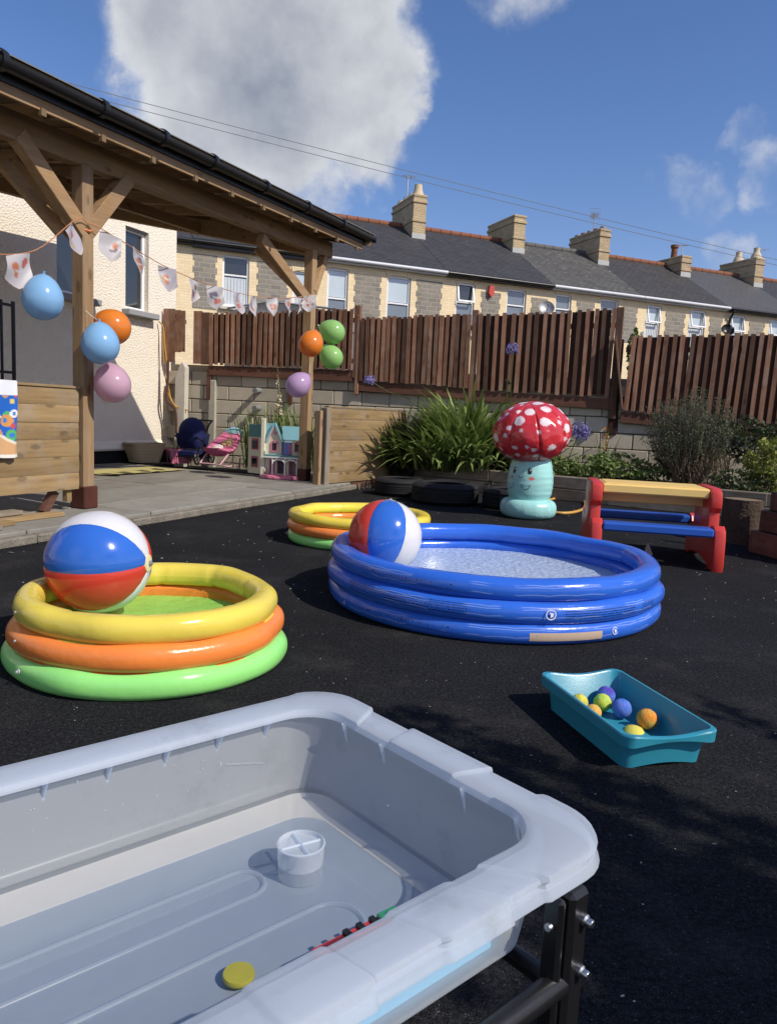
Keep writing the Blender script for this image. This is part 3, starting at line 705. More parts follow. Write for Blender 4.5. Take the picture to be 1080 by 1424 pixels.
# grey lean-to roof beyond fence
ln = thing('lean_to', 'low grey curved lean-to roof peeping over the fence beyond the bunting', 'lean-to', fl(.45, 1.0, .10), RZF)
lm = MB(); prof = []
for i in range(15):
    q = i/14; prof.append((2.3*q, 2.50+.22*math.sin(math.pi*min(1, q*1.08))**.7))
lm.prism([(0, 2.3)]+prof+[(2.3, 2.3)], 0, 1.6); lm.build('roof', M['alloy'], ln, smooth=True)
MB().box((1.15, .8, 1.15), (2.25, 1.5, 2.298)).build('wall', M['grey'], ln)
MB().tube([(.1, -.03, 2.62), (.9, -.03, 2.74), (2.2, -.03, 2.62)], .02, 6).build('edge_trim', M['alloy'], ln, smooth=True)

# raised bed
bd = [Vector((-.05, 11.22, 0)), Vector((1.74, 10.17, 0)), Vector((2.60, 9.66, 0)), Vector((4.3, 8.66, 0)), Vector((5.6, 7.9, 0))]
soil = MB(); top = [fl(s, -.02, .27) for s in (3.0, 10.0)]
soil.add([bd[0]+Vector((.03, .05, .27)), bd[2]+Vector((.03, .05, .27)), bd[4]+Vector((.03, .05, .27)), top[1], top[0]], [(0, 1, 2, 3, 4)]); soil.build('bed_soil', M['earth'], kind='structure')
sleep = thing('bed_edging', 'weathered timber sleeper edging of the raised flower bed', 'edging', bd[0], math.atan2(bd[1].y-bd[0].y, bd[1].x-bd[0].x))
L_all = (bd[4]-bd[0]).length
x = 0
random.seed(8)
while x < L_all-.2:
    L = U(1.5, 2.1)
    for zc in (.08, .243): MB().box((0, 0, 0), (L-.01, .10, .158), bev=.010).build('sleeper', M['sleeper'], sleep, loc=(x+L/2+(U(-.05, .05)), U(-.004, .004), zc+.0))
    x += L
# ------------------------------------------------------------------ pergola
pg = thing('pergola', 'timber pergola with lean-to roof, black gutter and braced posts over the patio', 'pergola', P0, RZU)
SL = .038
def post(a, b, zt_, foot):
    MB().box((a, b, (.09+zt_)/2), (.122, .122, zt_-.09), bev=.006).build('post', M['timber_z'], pg)
    if foot: MB().box((a, b-.004, .185), (.158, .165, .19), bev=.008).build('post_foot', M['redpaint'], pg)
post(.062, .062, 2.90, True); post(3.90, .03, 3.05, False)
fsk = MB().box((3.90, .03, .17), (.135, .135, .16), bev=.006); fsk.build('post_foot', M['redpaint'], pg)
MB().bar((-3.2, .062, 2.88-3.2*SL+.105), (4.45, .062, 2.88+4.45*SL+.105), .11, .20, bev=.006).build('beam', M['timber'], pg)
def brace(p, q, w_=.10, h=.125): MB().bar(p, q, w_, h, bev=.005).build('brace', M['timber'], pg)
brace((.06, .05, 2.36), (.56, .05, 2.94)); brace((.06, .05, 2.36), (-.60, .05, 2.92))
brace((.07, .08, 2.30), (.05, .78, 2.98)); brace((-.02, .2, 2.36), (-.62, .42, 2.95), .07, .10)
brace((3.90, .03, 2.38), (2.72, .05, 2.93), .09, .13); brace((3.92, .02, 2.40), (3.55, .62, 3.02), .09, .11); brace((3.93, .0, 2.52), (4.3, .05, 3.04), .08, .10)
# roof plane: z = Z(a,b)
def RZ(a, b): return 3.245 + SL*a + .082*(b+.38)
c0, c1, c2, c3 = (-3.4, -.40), (4.86, -.40), (3.02, 2.92), (-3.4, 2.92)
rf = MB(); cs = [c0, c1, c2, c3]
vs = [(a, b, RZ(a, b)) for a, b in cs] + [(a, b, RZ(a, b)-.022) for a, b in cs]
rf.add(vs, [(0, 1, 2, 3), (7, 6, 5, 4), (0, 4, 5, 1), (1, 5, 6, 2), (2, 6, 7, 3), (3, 7, 4, 0)]); roofp = rf.build('roof_sheet', M['ply'], pg)
ft = MB(); vs = [(a+(.02 if a > 0 else 0), b-(.02 if b < 0 else -.02), RZ(a, b)+.002) for a, b in cs]; ft.add(vs + [(x_, y_, z_+.008) for x_, y_, z_ in vs], [(0, 3, 2, 1), (4, 5, 6, 7), (0, 1, 5, 4), (1, 2, 6, 5), (2, 3, 7, 6), (3, 0, 4, 7)]); ft.build('roof_felt', M['felt'], roofp)
# rafters
k = -3.2
while k < 4.5:
    bmax = 2.86 if k < 3.0 else 2.9-(k-3.02)/(1.84)*3.3-.1
    if bmax > .3:
        MB().bar((k, -.26, RZ(k, -.26)-.085), (k, bmax, RZ(k, bmax)-.085), .045, .115, up=(0, 0, 1)).build('rafter', M['timber_y'], pg)
    k += .58
# back and end beams
MB().bar((-3.3, 2.80, 3.10), (3.05, 2.80, 3.475), .09, .17, bev=.005).build('beam', M['timber'], pg)
MB().bar((4.02, .03, 3.09), (2.99, 2.80, 3.50), .075, .19, bev=.005).build('beam', M['timber'], pg)
MB().bar((-3.2, 1.4, 2.98), (3.4, 1.4, 3.26), .07, .12).build('beam', M['timber'], pg)
for aa in (-3.1,):
    MB().box((aa, .062, 1.4), (.122, .122, 2.7)).build('post', M['timber_z'], pg); MB().box((aa, 2.80, 1.55), (.122, .122, 2.95)).build('post', M['timber_z'], pg)
# fascia and gutter
MB().bar((-3.35, -.29, RZ(-3.35, -.29)-.125), (4.72, -.29, RZ(4.72, -.29)-.125), .024, .185, bev=.003).build('fascia', M['timber'], pg)
nb = MB()
for i in range(14):
    a = -3.0+i*.58; MB().box((a, -.3, RZ(a, -.3)-.225), (.045, .03, .05)).build('rafter_end', M['ply'], pg)
MB().bar((-3.35, -.315, RZ(-3.35, -.3)-.075), (4.80, -.315, RZ(4.8, -.3)-.075), .018, .13).build('gutter_board', M['gutter'], pg)
gt = MB(); sec = [(.055*math.cos(a), .062*math.sin(a)) for a in [math.pi+math.pi*i/10 for i in range(11)]]
for (aa, bb) in ((-3.35, 4.86),):
    rings = []
    for a in (aa, bb):
        o = [Vector((a, -.385+y, RZ(a, -.38)-.035+z)) for y, z in sec] + [Vector((a, -.385+y*.9, RZ(a, -.38)-.035+z*.88)) for y, z in reversed(sec)]
        rings.append(o)
    gt.loops(rings)
gut = gt.build('gutter', M['gutter'], pg, smooth=True)
MB().box((4.865, -.385, RZ(4.86, -.38)-.062), (.012, .115, .075), bev=.004).build('end_cap', M['gutter'], gut)
for a in (-2.9, -2.0, -1.1, -.2, .5, 1.2, 2.1, 3.0, 3.9):
    MB().lathe([(.068, -.025), (.070, 0), (.068, .025)], 14, (a, -.385, RZ(a, -.38)-.04), rotm(y=90)).build('bracket', M['gutter'], gut, smooth=True)
vg = MB().bar((4.80, -.40, RZ(4.8, -.4)-.085), (2.98, 2.92, RZ(2.98, 2.92)-.085), .022, .15); vg.build('verge_board', M['ply'], pg)

# timber panels
def panel_board(L, h, mat):
    n = 8; pr = [(-.006, 0)] + [(.010+.008*math.sin(math.pi*min(1, .04+(i/n)*.94))**.45, h*i/n) for i in range(n+1)] + [(-.006, h)]
    m = MB(); m.prism([(-x_, z_) for x_, z_ in pr], 0, L, Matrix(((0, 1, 0, 0), (1, 0, 0, 0), (0, 0, 1, 0), (0, 0, 0, 1)))); return m
lp = thing('timber_panel', 'low timber boarded panel left of the near pergola post with towel on it', 'panel', pw(-2.6, .02), RZU)
for i in range(6):
    panel_board(2.55, .1365, M['panelwood']).build('board', M['panelwood'], lp, loc=(0, U(-.003, .003), .265+i*.139))
MB().box((1.28, .01, 1.107), (2.56, .07, .022), bev=.004).build('cap_rail', M['panelwood'], lp)
for x in (.1, 2.48): MB().box((x, .045, .63), (.05, .05, .94)).build('batten', M['panelwood'], lp)
MB().box((2.3, .06, .17), (.06, .06, .2), rotm(y=35)).build('foot_strut', M['rail'], lp)
pr0 = Vector((-.83, 9.60, 0)); pr1 = Vector((.19, 11.28, 0)); dpr = (pr1-pr0); Lp = dpr.length
rp = thing('timber_panel', 'timber boarded panel right of the far pergola post beside the strappy plants', 'panel', pr0, math.atan2(dpr.y, dpr.x))
for i in range(7):
    panel_board(Lp-.06, .1345, M['panelwood']).build('board', M['panelwood'], rp, loc=(.06, U(-.003, .003), .10+i*.137))
MB().box((Lp/2, .01, 1.075), (Lp, .07, .022), bev=.004).build('cap_rail', M['panelwood'], rp)
MB().box((-.005, .01, .52), (.10, .10, 1.08), bev=.006).build('post', wood('grey_post', (.17, .135, .095), (.28, .23, .17), 2, grey=.4), rp)
MB().box((-.13, .03, .50), (.055, .09, 1.04), bev=.005).build('post', M['timber_z'], rp)
MB().box((Lp/2, .03, .06), (Lp, .05, .08)).build('foot_board', M['rail'], rp)

# loose planks under left panel
random.seed(4)
for i, (a0, a1, b, z, lb) in enumerate(((-2.4, -.55, .03, .105, 'loose grey plank at the back of the pile under the timber panel'), (-2.4, -.40, -.12, .105, 'longest loose plank lying flat under the timber panel'),
        (-2.5, -.72, -.05, .142, 'weathered plank lying on top of the plank pile'), (-2.6, -.95, -.22, .105, 'orange toned loose plank at the front of the plank pile'), (-2.6, -1.15, -.33, .105, 'short loose plank nearest the patio kerb'))):
    o = MB().box((0, 0, 0), (a1-a0, .11, .032), bev=.004).build('loose_plank', M['panelwood'] if i in (1, 3) else M['sleeper'], loc=pw((a0+a1)/2, b, z), rz=RZU+U(-.03, .03))
    tag(o, lb, 'plank', 'planks under the timber panel')

# ------------------------------------------------------------------ paddling pools
def printmat(name, col, regions=(), waves=False, ink=(.008, .022, .10), rough=.2, wr=.22, wscale=22):
    """vinyl with small flat print: regions = (u0,u1,v0,v1,rows) in uv (angle/360, section angle/360)"""
    m, t, p = new_mat(name)
    uvn = t.nodes.new('ShaderNodeUVMap'); sx = t.nodes.new('ShaderNodeSeparateXYZ'); t.links.new(uvn.outputs[0], sx.inputs[0])
    c = scalecol(t, col, math_(t, 'ADD', math_(t, 'MULTIPLY', noise(t, 5, 3), .12), .94)); uu, vv = sx.outputs[0], sx.outputs[1]
    for (u0, u1, v0, v1, rows, dens) in regions:
        inr = math_(t, 'MULTIPLY', math_(t, 'MULTIPLY', math_(t, 'GREATER_THAN', uu, u0), math_(t, 'LESS_THAN', uu, u1)), math_(t, 'MULTIPLY', math_(t, 'GREATER_THAN', vv, v0), math_(t, 'LESS_THAN', vv, v1)))
        q = math_(t, 'MULTIPLY', math_(t, 'SUBTRACT', vv, v0), rows/(v1-v0)); fr = math_(t, 'FRACT', q); row = math_(t, 'FLOOR', q)
        line = math_(t, 'MULTIPLY', math_(t, 'GREATER_THAN', fr, .28), math_(t, 'LESS_THAN', fr, .68))
        cb = t.nodes.new('ShaderNodeCombineXYZ'); t.links.new(math_(t, 'MULTIPLY', uu, 1500.0), cb.inputs[0]); t.links.new(math_(t, 'MULTIPLY', row, 7.3), cb.inputs[1])
        w = math_(t, 'GREATER_THAN', noise(t, 1.0, 1, cb.outputs[0]), dens)
        c = mixc(t, math_(t, 'MULTIPLY', math_(t, 'MULTIPLY', inr, line), math_(t, 'MULTIPLY', w, .95)), c, ink)
    if waves:
        for k, v0, amp, fq, ph in ((0, .085, .012, 44, 0), (1, .055, .010, 38, 1.3), (2, -.035, .012, 41, 2.2)):
            ctr = math_(t, 'ADD', math_(t, 'MULTIPLY', math_(t, 'ABSOLUTE', math_(t, 'SINE', math_(t, 'ADD', math_(t, 'MULTIPLY', uu, fq*3.14159), ph))), amp), v0)
            d = math_(t, 'ABSOLUTE', math_(t, 'SUBTRACT', vv, ctr))
            ln = math_(t, 'MULTIPLY', math_(t, 'LESS_THAN', d, .0065), smooth(t, noise(t, 4.5, 2), .46, .52))
            c = mixc(t, math_(t, 'MULTIPLY', ln, .26), c, (.55, .65, .9))
    t.links.new(c, p.inputs['Base Color']); p.inputs['Roughness'].default_value = rough; p.inputs['Specular IOR Level'].default_value = .5
    h = math_(t, 'ADD', noise(t, wscale, 2), math_(t, 'MULTIPLY', noise(t, wscale*.35, 2), 1.4)); bump(t, p, h, wr, .006)
    return m
def ring(Rout, rr, hz, z, nseg=120, nsec=22, pleat=0, creases=22, wob=.008, seed=0):
    m = MB(); vs = []; fs = []; uv = []
    for i in range(nseg+1):
        a = 2*math.pi*i/nseg-math.pi; 
        cre = abs(math.sin(a*creases/2+seed))
        cre = max(0, 1-cre*5.0)
        for k in range(nsec+1):
            b = 2*math.pi*k/nsec-math.pi
            inner = max(0, -math.cos(b)); q = 1-.10*pleat*cre*inner**.5
            rw = wob*mnoise.noise(Vector((math.cos(a)*2.4, math.sin(a)*2.4, seed+z*9)))
            cb_, sb_ = math.cos(b), math.sin(b)
            se = .86
            x = math.copysign(abs(cb_)**se, cb_)*rr*q; zz = math.copysign(abs(sb_)**se, sb_)*hz*q
            rad = Rout-rr+x+rw*2
            vs.append((rad*math.cos(a), rad*math.sin(a), z+zz+rw)); uv.append(((a+math.pi)/(2*math.pi), (b+math.pi)/(2*math.pi)-.5))
    n1_ = nsec+1
    for i in range(nseg):
        for k in range(nsec): fs.append((i*n1_+k, (i+1)*n1_+k, (i+1)*n1_+k+1, i*n1_+k+1))
    m.add(vs, fs); m.uv = uv; return m
def disc(r, z, n=64, rings_=1):
    m = MB(); m.add([(0, 0, z)]+[(r*math.cos(2*math.pi*k/n), r*math.sin(2*math.pi*k/n), z) for k in range(n)], [(0, 1+k, 1+(k+1) % n) for k in range(n)]); return m   # faces up
def uo(deg): return (deg+180)/360
V_YEL = printmat('yellow_vinyl', (.75, .60, .09), [(uo(-172), uo(-152), -.06, .17, 8, .47)], ink=(.05, .06, .10), wr=.26)
V_ORA = vinyl('orange_vinyl', (.84, .24, .05), .22, wr=.24); V_GRN = vinyl('green_vinyl', (.29, .74, .20), .22, wr=.22)
V_YEL2 = vinyl('yellow_vinyl_far', (.80, .62, .07), .24, wr=.2)
V_BLU = printmat('blue_vinyl', (.030, .135, .62), [(uo(-147), uo(-104), -.05, .10, 5, .44), (uo(-76), uo(-50), -.05, .06, 4, .40), (uo(-46), uo(-37), -.06, .07, 6, .42)], waves=True)
V_BLU2 = printmat('blue_vinyl_plain', (.030, .135, .62), [(uo(-142), uo(-108), -.06, .05, 2, .55)], waves=True)
M['blue_in'] = V_BLU2
FLOOR_G = vinyl('green_pool_floor', (.36, .66, .17), .4, wr=.8, wscale=14)
def blue_floor():
    m, t, p = new_mat('pale_blue_pool_floor')
    vo = t.nodes.new('ShaderNodeTexVoronoi'); vo.inputs['Scale'].default_value = 34; tc = t.nodes.new('ShaderNodeTexCoord'); t.links.new(tc.outputs['Object'], vo.inputs['Vector'])
    c = mixc(t, smooth(t, vo.outputs['Distance'], .1, .6), (.64, .71, .80), (.52, .61, .75))
    c = mixc(t, smooth(t, noise(t, 16, 5, rough=.7), .45, .7), c, (.68, .74, .81))
    t.links.new(c, p.inputs['Base Color']); p.inputs['Roughness'].default_value = .4; bump(t, p, vo.outputs['Distance'], .6, .01); return m
WAT_G = water('pool_water_green', (.92, .98, .86), .5, 13, fac=.26); WAT_B = water('pool_water_blue', (.95, .98, 1), .6, 26, fac=.40)
clearv = frosted('clear_valve', (.75, .77, .78), .3, .25, .1)
def pool(name, label, c, rings, hz, group, floor, wat, wz, pleat=1.7, fz=.130):
    t = thing(name, label, 'paddling pool', (c[0], c[1], 0), 0, group)
    out = []
    for i, (Ro, mat, rr) in enumerate(rings):
        z = hz/2*1.0 + i*hz*.955
        nm = ('bottom_ring', 'middle_ring', 'top_ring')[i]
        out.append(ring(Ro, rr, hz*.53, z, pleat=pleat*(1 if i == 2 else .5), seed=i*1.7+c[0]).build(nm, mat, t, smooth=80))
    for i in (0, 1):
        Rm = min(rings[i][0]-rings[i][2], rings[i+1][0]-rings[i+1][2]); fz_ = hz*.5+(i+.5)*hz*.955
        ring(Rm+.70*rings[i][2], .008, .0016, fz_, nseg=140, nsec=8, pleat=0, wob=.0015, seed=i+5).build('weld_seam', rings[i+1][1], t, smooth=80)
    Ri = min(r[0]-1.6*r[2] for r in rings)
    fm = MB(); nr, ns = 10, 64; vs = [(0, 0, fz)]; fs = []
    for i in range(1, nr+1):
        for k in range(ns):
            a = 2*math.pi*k/ns; r_ = Ri*1.02*i/nr; vs.append((r_*math.cos(a), r_*math.sin(a), fz+.006*mnoise.noise(Vector((r_*math.cos(a)*6, r_*math.sin(a)*6, c[0])))+ .012*(i/nr)**6))
    fs += [(0, 1+k, 1+(k+1) % ns) for k in range(ns)]
    for i in range(nr-1):
        for k in range(ns): l = (k+1) % ns; fs.append((1+i*ns+k, 1+(i+1)*ns+k, 1+(i+1)*ns+l, 1+i*ns+l))
    fm.add(vs, fs).build('floor', floor, t, smooth=80)
    disc(Ri+.055, wz).build('water', wat, t, fix=False)
    return t, out
def valve(parent, ang, Ro, z, s=1.0, up=0.0):
    m = MB(); s *= .75; m.lathe([(.014*s, 0), (.013*s, .006*s), (.007*s, .007*s), (.006*s, .014*s), (.008*s, .016*s), (.001, .017*s)], 12)
    o = m.build('valve', clearv, parent, smooth=True); o.location = ((Ro-.004)*math.cos(R(ang)), (Ro-.004)*math.sin(R(ang)), z)
    o.rotation_euler = Vector((math.cos(R(ang)), math.sin(R(ang)), up)).to_track_quat('Z', 'Y').to_euler(); return o
def patch(parent, name, mat, Ro, rr, hz, z, a0, a1, b0, b1, off=.0015, n=14):
    m = MB(); vs = []; fs = []
    for i in range(n+1):
        a = R(a0+(a1-a0)*i/n)
        for k in range(7):
            b = R(b0+(b1-b0)*k/6); cb_, sb_ = math.cos(b), math.sin(b)
            x = math.copysign(abs(cb_)**.86, cb_)*(rr+off); zz = math.copysign(abs(sb_)**.86, sb_)*(hz*.53+off); rad = Ro-rr+x
            rw = 0
            vs.append((rad*math.cos(a), rad*math.sin(a), z+zz))
    for i in range(n):
        for k in range(6): fs.append((i*7+k, (i+1)*7+k, (i+1)*7+k+1, i*7+k+1))
    m.add(vs, fs); return m.build(name, mat, parent, smooth=80)
hy = .096
yp, rg = pool('paddling_pool', 'near yellow, orange and green ringed paddling pool with a beach ball in it', (-.926, 2.947), [(.537, V_GRN, .054), (.521, V_ORA, .054), (.499, V_YEL, .052)], hy, 'three ring paddling pools', FLOOR_G, WAT_G, .172)
zr_ = [hy/2+i*hy*.955 for i in range(3)]
valve(yp, -128, .539, zr_[0]+.01); valve(yp, -133, .523, zr_[1]+.015); valve(yp, -139, .502, zr_[2]+.012)
patch(yp, 'label', plain('white_label', (.78, .78, .80), .35, var=.1), .502, .052, hy, zr_[2], -192, -176, 5, 62)
fp, rg = pool('paddling_pool', 'far yellow, orange and green paddling pool behind the blue one', (-.22, 5.965), [(.578, V_GRN, .056), (.574, V_ORA, .056), (.565, V_YEL2, .055)], .082, 'three ring paddling pools', FLOOR_G, WAT_G, .13, fz=.10)
for i in range(3): valve(fp, 186-3*i, .58-.004*i, .041+i*.078)
hb = .102
bp, rgb = pool('paddling_pool', 'large blue ringed paddling pool with a beach ball leaning on its left rim', (.593, 4.198), [(.913, V_BLU2, .062), (.922, V_BLU, .064), (.90, V_BLU2, .062)], hb, 'three ring paddling pools', blue_floor(), WAT_B, .165)
zb_ = [hb/2+i*hb*.955 for i in range(3)]
patch(bp, 'safety_label', printmat('beige_safety_label', (.52, .40, .30), [(0, 1, -.5, .5, 40, .52)], ink=(.35, .06, .05)), .9145, .062, hb, zb_[0], -86, -63, -22, 12)
def logo(ang, Ro, z, rr, tilt):
    m = MB()
    for k in range(28):
        a, b = 2*math.pi*k/28, 2*math.pi*(k+1)/28
        m.add([(rr*.82*math.cos(a), rr*.82*math.sin(a), 0), (rr*math.cos(a), rr*math.sin(a), 0), (rr*math.cos(b), rr*math.sin(b), 0), (rr*.82*math.cos(b), rr*.82*math.sin(b), 0),
               (rr*.82*math.cos(a), rr*.82*math.sin(a), .001), (rr*math.cos(a), rr*math.sin(a), .001), (rr*math.cos(b), rr*math.sin(b), .001), (rr*.82*math.cos(b), rr*.82*math.sin(b), .001)], [(4, 5, 6, 7), (0, 1, 5, 4), (1, 2, 6, 5), (2, 3, 7, 6), (3, 0, 4, 7)])
    m.prism([(-.1*rr, -.55*rr), (.45*rr, -.35*rr), (.5*rr, .3*rr), (-.45*rr, .45*rr), (-.1*rr, .1*rr)], -.0, .001, Matrix(((1, 0, 0, 0), (0, 0, 1, 0), (0, 1, 0, 0), (0, 0, 0, 1))))
    o = m.build('emblem', plain('white_print', (.75, .78, .85), .3), bp)
    a = R(ang); o.location = ((Ro+.002)*math.cos(a), (Ro+.002)*math.sin(a), z)
    o.rotation_euler = Vector((math.cos(a), math.sin(a), tilt)).to_track_quat('Z', 'Y').to_euler()
logo(-80.5, .922, zb_[1]+.004, .024, .05); logo(-58, .913, zb_[0]+.006, .018, .1)
valve(bp, -150, .915, zb_[0]); valve(bp, 176, .902, zb_[2])

# beach balls
BW, BB, BR = vinyl('ball_white', (.72, .72, .74), .18, wr=.10, trans=.12), vinyl('ball_blue', (.035, .15, .60), .15, wr=.10, trans=.12), vinyl('ball_red', (.62, .055, .035), .15, wr=.10, trans=.12)
def beach_ball(label, c, rad, axis, toward, phase, order):
    """axis: polar axis; toward: direction that is longitude 0; phase: degrees where the blue gore starts"""
    t = thing('beach_ball', label, 'beach ball', c, 0, 'beach balls in the paddling pools')
    z = Vector(axis).normalized(); x = Vector(toward); x = (x-z*x.dot(z)).normalized(); y = z.cross(x)
    Mx = Matrix((x, y, z)).transposed()
    for gi in range(6):
        m = MB(); vs = []; fs = []; nu, nv = 12, 28
        for i in range(nv+1):
            th = math.pi*(.04+.92*i/nv)
            for k in range(nu+1):
                f = k/nu; a = R(phase+60*(gi+f)); e = min(f, 1-f)*60
                q = 1-.016*math.exp(-(e/2.2)**2) - .006*math.exp(-(e/6)**2)*(1+math.sin(th*90+gi*2.1+ (1.3 if f > .5 else 0))*.8)
                q += .006*math.sin(math.pi*f)
                vs.append(Mx @ Vector((math.sin(th)*math.cos(a), math.sin(th)*math.sin(a), math.cos(th)))*rad*q)
        for i in range(nv):
            for k in range(nu): fs.append((i*(nu+1)+k, (i+1)*(nu+1)+k, (i+1)*(nu+1)+k+1, i*(nu+1)+k+1))
        m.add(vs, fs); m.build('gore', order[gi % 3], t, smooth=60)
    for sg in (1, -1):
        m = MB(); m.lathe([(rad*.19, -.010), (rad*.17, .003), (rad*.10, .006), (.001, .007)] if sg > 0 else [(rad*.16, -.006), (rad*.10, .001), (.001, .002)], 24, z*rad*sg*.985, (Mx if sg > 0 else Mx @ rotm(x=180)))
        cap = m.build('pole_patch', plain('cream_vinyl', (.70, .64, .36), .3) if sg > 0 else BW, t, smooth=True)
        if sg > 0:
            v = MB(); v.lathe([(.012, 0), (.011, .006), (.006, .007), (.005, .012), (.001, .012)], 12, z*(rad*.985+.007), Mx); v.build('valve', M['grey'], cap, smooth=True)
    return t
view1 = Vector((-1.16, 3.0, -.62)).normalized(); rt1 = view1.cross(Vector((0, 0, 1))).normalized(); up1 = rt1.cross(view1)
ax1 = rt1*.91 - view1*.40 - up1*.05
# longitude measured from camera facing (0) upward
beach_ball('beach ball on its side in the yellow pool, white gore on top, red below', (-1.16, 3.0, .358), .206, ax1, -view1, -46, (BB, BR, BW))
bb1 = [o for o in bpy.data.objects if o.name.startswith('beach_ball')][0]
view2 = Vector((-.013, 4.1, -.66)).normalized(); rt2 = view2.cross(Vector((0, 0, 1))).normalized(); up2 = rt2.cross(view2)
ax2 = up2*.97 + rt2*.10 + view2*.18
beach_ball('beach ball standing in the blue pool with upright red, blue and white gores', (-.013, 4.1, .34), .202, ax2, -view2, -28, (BB, BW, BR))

# ------------------------------------------------------------------ teal tray with sponge balls
def rrect(L, Wd, r, n=6, step=None):
    pts = []
    for (sx, sy, a0) in ((1, 1, 0), (-1, 1, 90), (-1, -1, 180), (1, -1, 270)):
        for i in range(n+1):
            a = R(a0+90*i/n); pts.append((sx*(L/2-r)+r*math.cos(a), sy*(Wd/2-r)+r*math.sin(a)))
    if step:
        out = []
        for i, p in enumerate(pts):
            q = pts[(i+1) % len(pts)]; d = math.hypot(q[0]-p[0], q[1]-p[1]); k = max(1, int(d/step))
            for j in range(k): out.append((p[0]+(q[0]-p[0])*j/k, p[1]+(q[1]-p[1])*j/k))
        pts = out
    return pts
def rr_ring(base, L, Wd, L0, W0, z):
    return [Vector((x*L/L0, y*Wd/W0, z)) for x, y in base]
TEAL = plain('teal_plastic', (.032, .26, .36), .30, .5, var=.10, vscale=9, bs=.05, bscale=120, dirt=.12)
RZTR = math.atan2(-.964, .267)
# weld flange between rings is added in pool()
tt = thing('storage_tray', 'teal plastic storage tray lying on the black ground with sponge balls inside', 'tray', (.792, 2.384, 0), RZTR)
base = rrect(1, 1, .1, 6, .03)
def tr(L, Wd, z, rad=.03):
    return [Vector((x, y, z)) for x, y in rrect(L, Wd, rad, 6)]
def dense(L, Wd, z, rad, fz=0, fx=0):
    q = rrect(L, Wd, rad, 5); out = []
    # resample straight sides so the ends can curve
    pts = []
    for i, p in enumerate(q):
        r_ = q[(i+1) % len(q)]; d = math.hypot(r_[0]-p[0], r_[1]-p[1]); k = 14 if d > .1 else 1
        for j in range(k): pts.append((p[0]+(r_[0]-p[0])*j/k, p[1]+(r_[1]-p[1])*j/k))
    for x, y in pts:
        e = max(0, 1-(2*y/(Wd*.86))**2)**1.5 if abs(x) > L/2-.02 else 0
        out.append(Vector((x*(1), y, z + fz*e)) + Vector((math.copysign(fx*e, x), 0, 0)))
    return out
tm = MB()
tm.loops([dense(.478, .268, .0, .03, .012, -.006), dense(.492, .278, .05, .03, .004, -.006), dense(.508, .290, .080, .032, .0, -.004),
          dense(.556, .314, .083, .035, .010, .0), dense(.562, .320, .080, .036, .012), dense(.566, .322, .112, .036, -.010), dense(.558, .316, .116, .034, -.012),
          dense(.530, .302, .116, .032, -.012), dense(.522, .296, .110, .03, -.010), dense(.47, .268, .02, .03), dense(.45, .256, .008, .03)], (True, True))
tm.build('body', TEAL, tt, smooth=35)
MB().box((.05, .02, .0135), (.16, .10, .003), bev=.001).build('floor_panel', TEAL, tt)
def sponge(name):
    m, t, p = new_mat(name)
    a = t.nodes.new('ShaderNodeVertexColor'); a.layer_name = 'Col'
    f = math_(t, 'ADD', math_(t, 'MULTIPLY', noise(t, 130, 3), .7), .65)
    t.links.new(scalecol(t, a.outputs[0], f), p.inputs['Base Color']); p.inputs['Roughness'].default_value = .95; p.inputs['Specular IOR Level'].default_value = .1
    bump(t, p, noise(t, 260, 3), .7, .003); return m
SP = sponge('sponge')
def sponge_ball(label, x, y, c1, c2, r=.033, z=None, seed=0):
    p = gz(x, y, .012+r); m = MB(); m.ball((0, 0, 0), r, 22, 14, mod=lambda a, t_: 1+.02*math.sin(a*5+seed)*math.sin(t_*4))
    cs_ = []
    for v in m.v:
        k = mnoise.noise(Vector(v)*28+Vector((seed*3.1, 0, 0))); k = max(0, min(1, .5+k*3.2)); cs_.append(tuple(c1[i]*(1-k)+c2[i]*k for i in range(3)))
    m.c = cs_
    o = m.build('sponge_ball', SP, smooth=80); o.location = p if z is None else (p.x, p.y, z); tag(o, label, 'ball', 'sponge balls in the teal tray'); return o
sponge_ball('purple and blue sponge ball at the back of the group in the teal tray', 842, 967, (.10, .07, .42), (.10, .20, .62), seed=1)
sponge_ball('lime green sponge ball in front of the purple one in the teal tray', 837, 977, (.55, .62, .09), (.30, .58, .12), .031, seed=2)
sponge_ball('blue sponge ball in the middle of the teal tray between the lime and orange ones', 864, 985, (.05, .17, .60), (.12, .20, .62), seed=3)
sponge_ball('lone orange sponge ball on the right in the teal tray', 899, 1000, (.72, .27, .05), (.62, .36, .08), .034, seed=4)
sponge_ball('yellow sponge ball half hidden by the left wall of the teal tray', 805, 977, (.66, .62, .10), (.58, .50, .10), .030, seed=5)
sponge_ball('small orange sponge ball peeping over the left wall of the teal tray', 824, 991, (.72, .40, .10), (.65, .55, .15), .028, seed=6)
sc = MB(); sc.lathe([(.030, 0), (.034, .004), (.026, .016), (.010, .022), (.001, .023)], 16); pz = gz(888, 1018, .02)
tag(sc.build('sponge_half', plain('yellow_sponge', (.70, .62, .12), .9, .1, var=.2, bs=.5, bscale=260), smooth=True, loc=(pz.x-.01, pz.y+.02, .0095)), 'yellow sponge half just inside the near end of the teal tray', 'sponge')

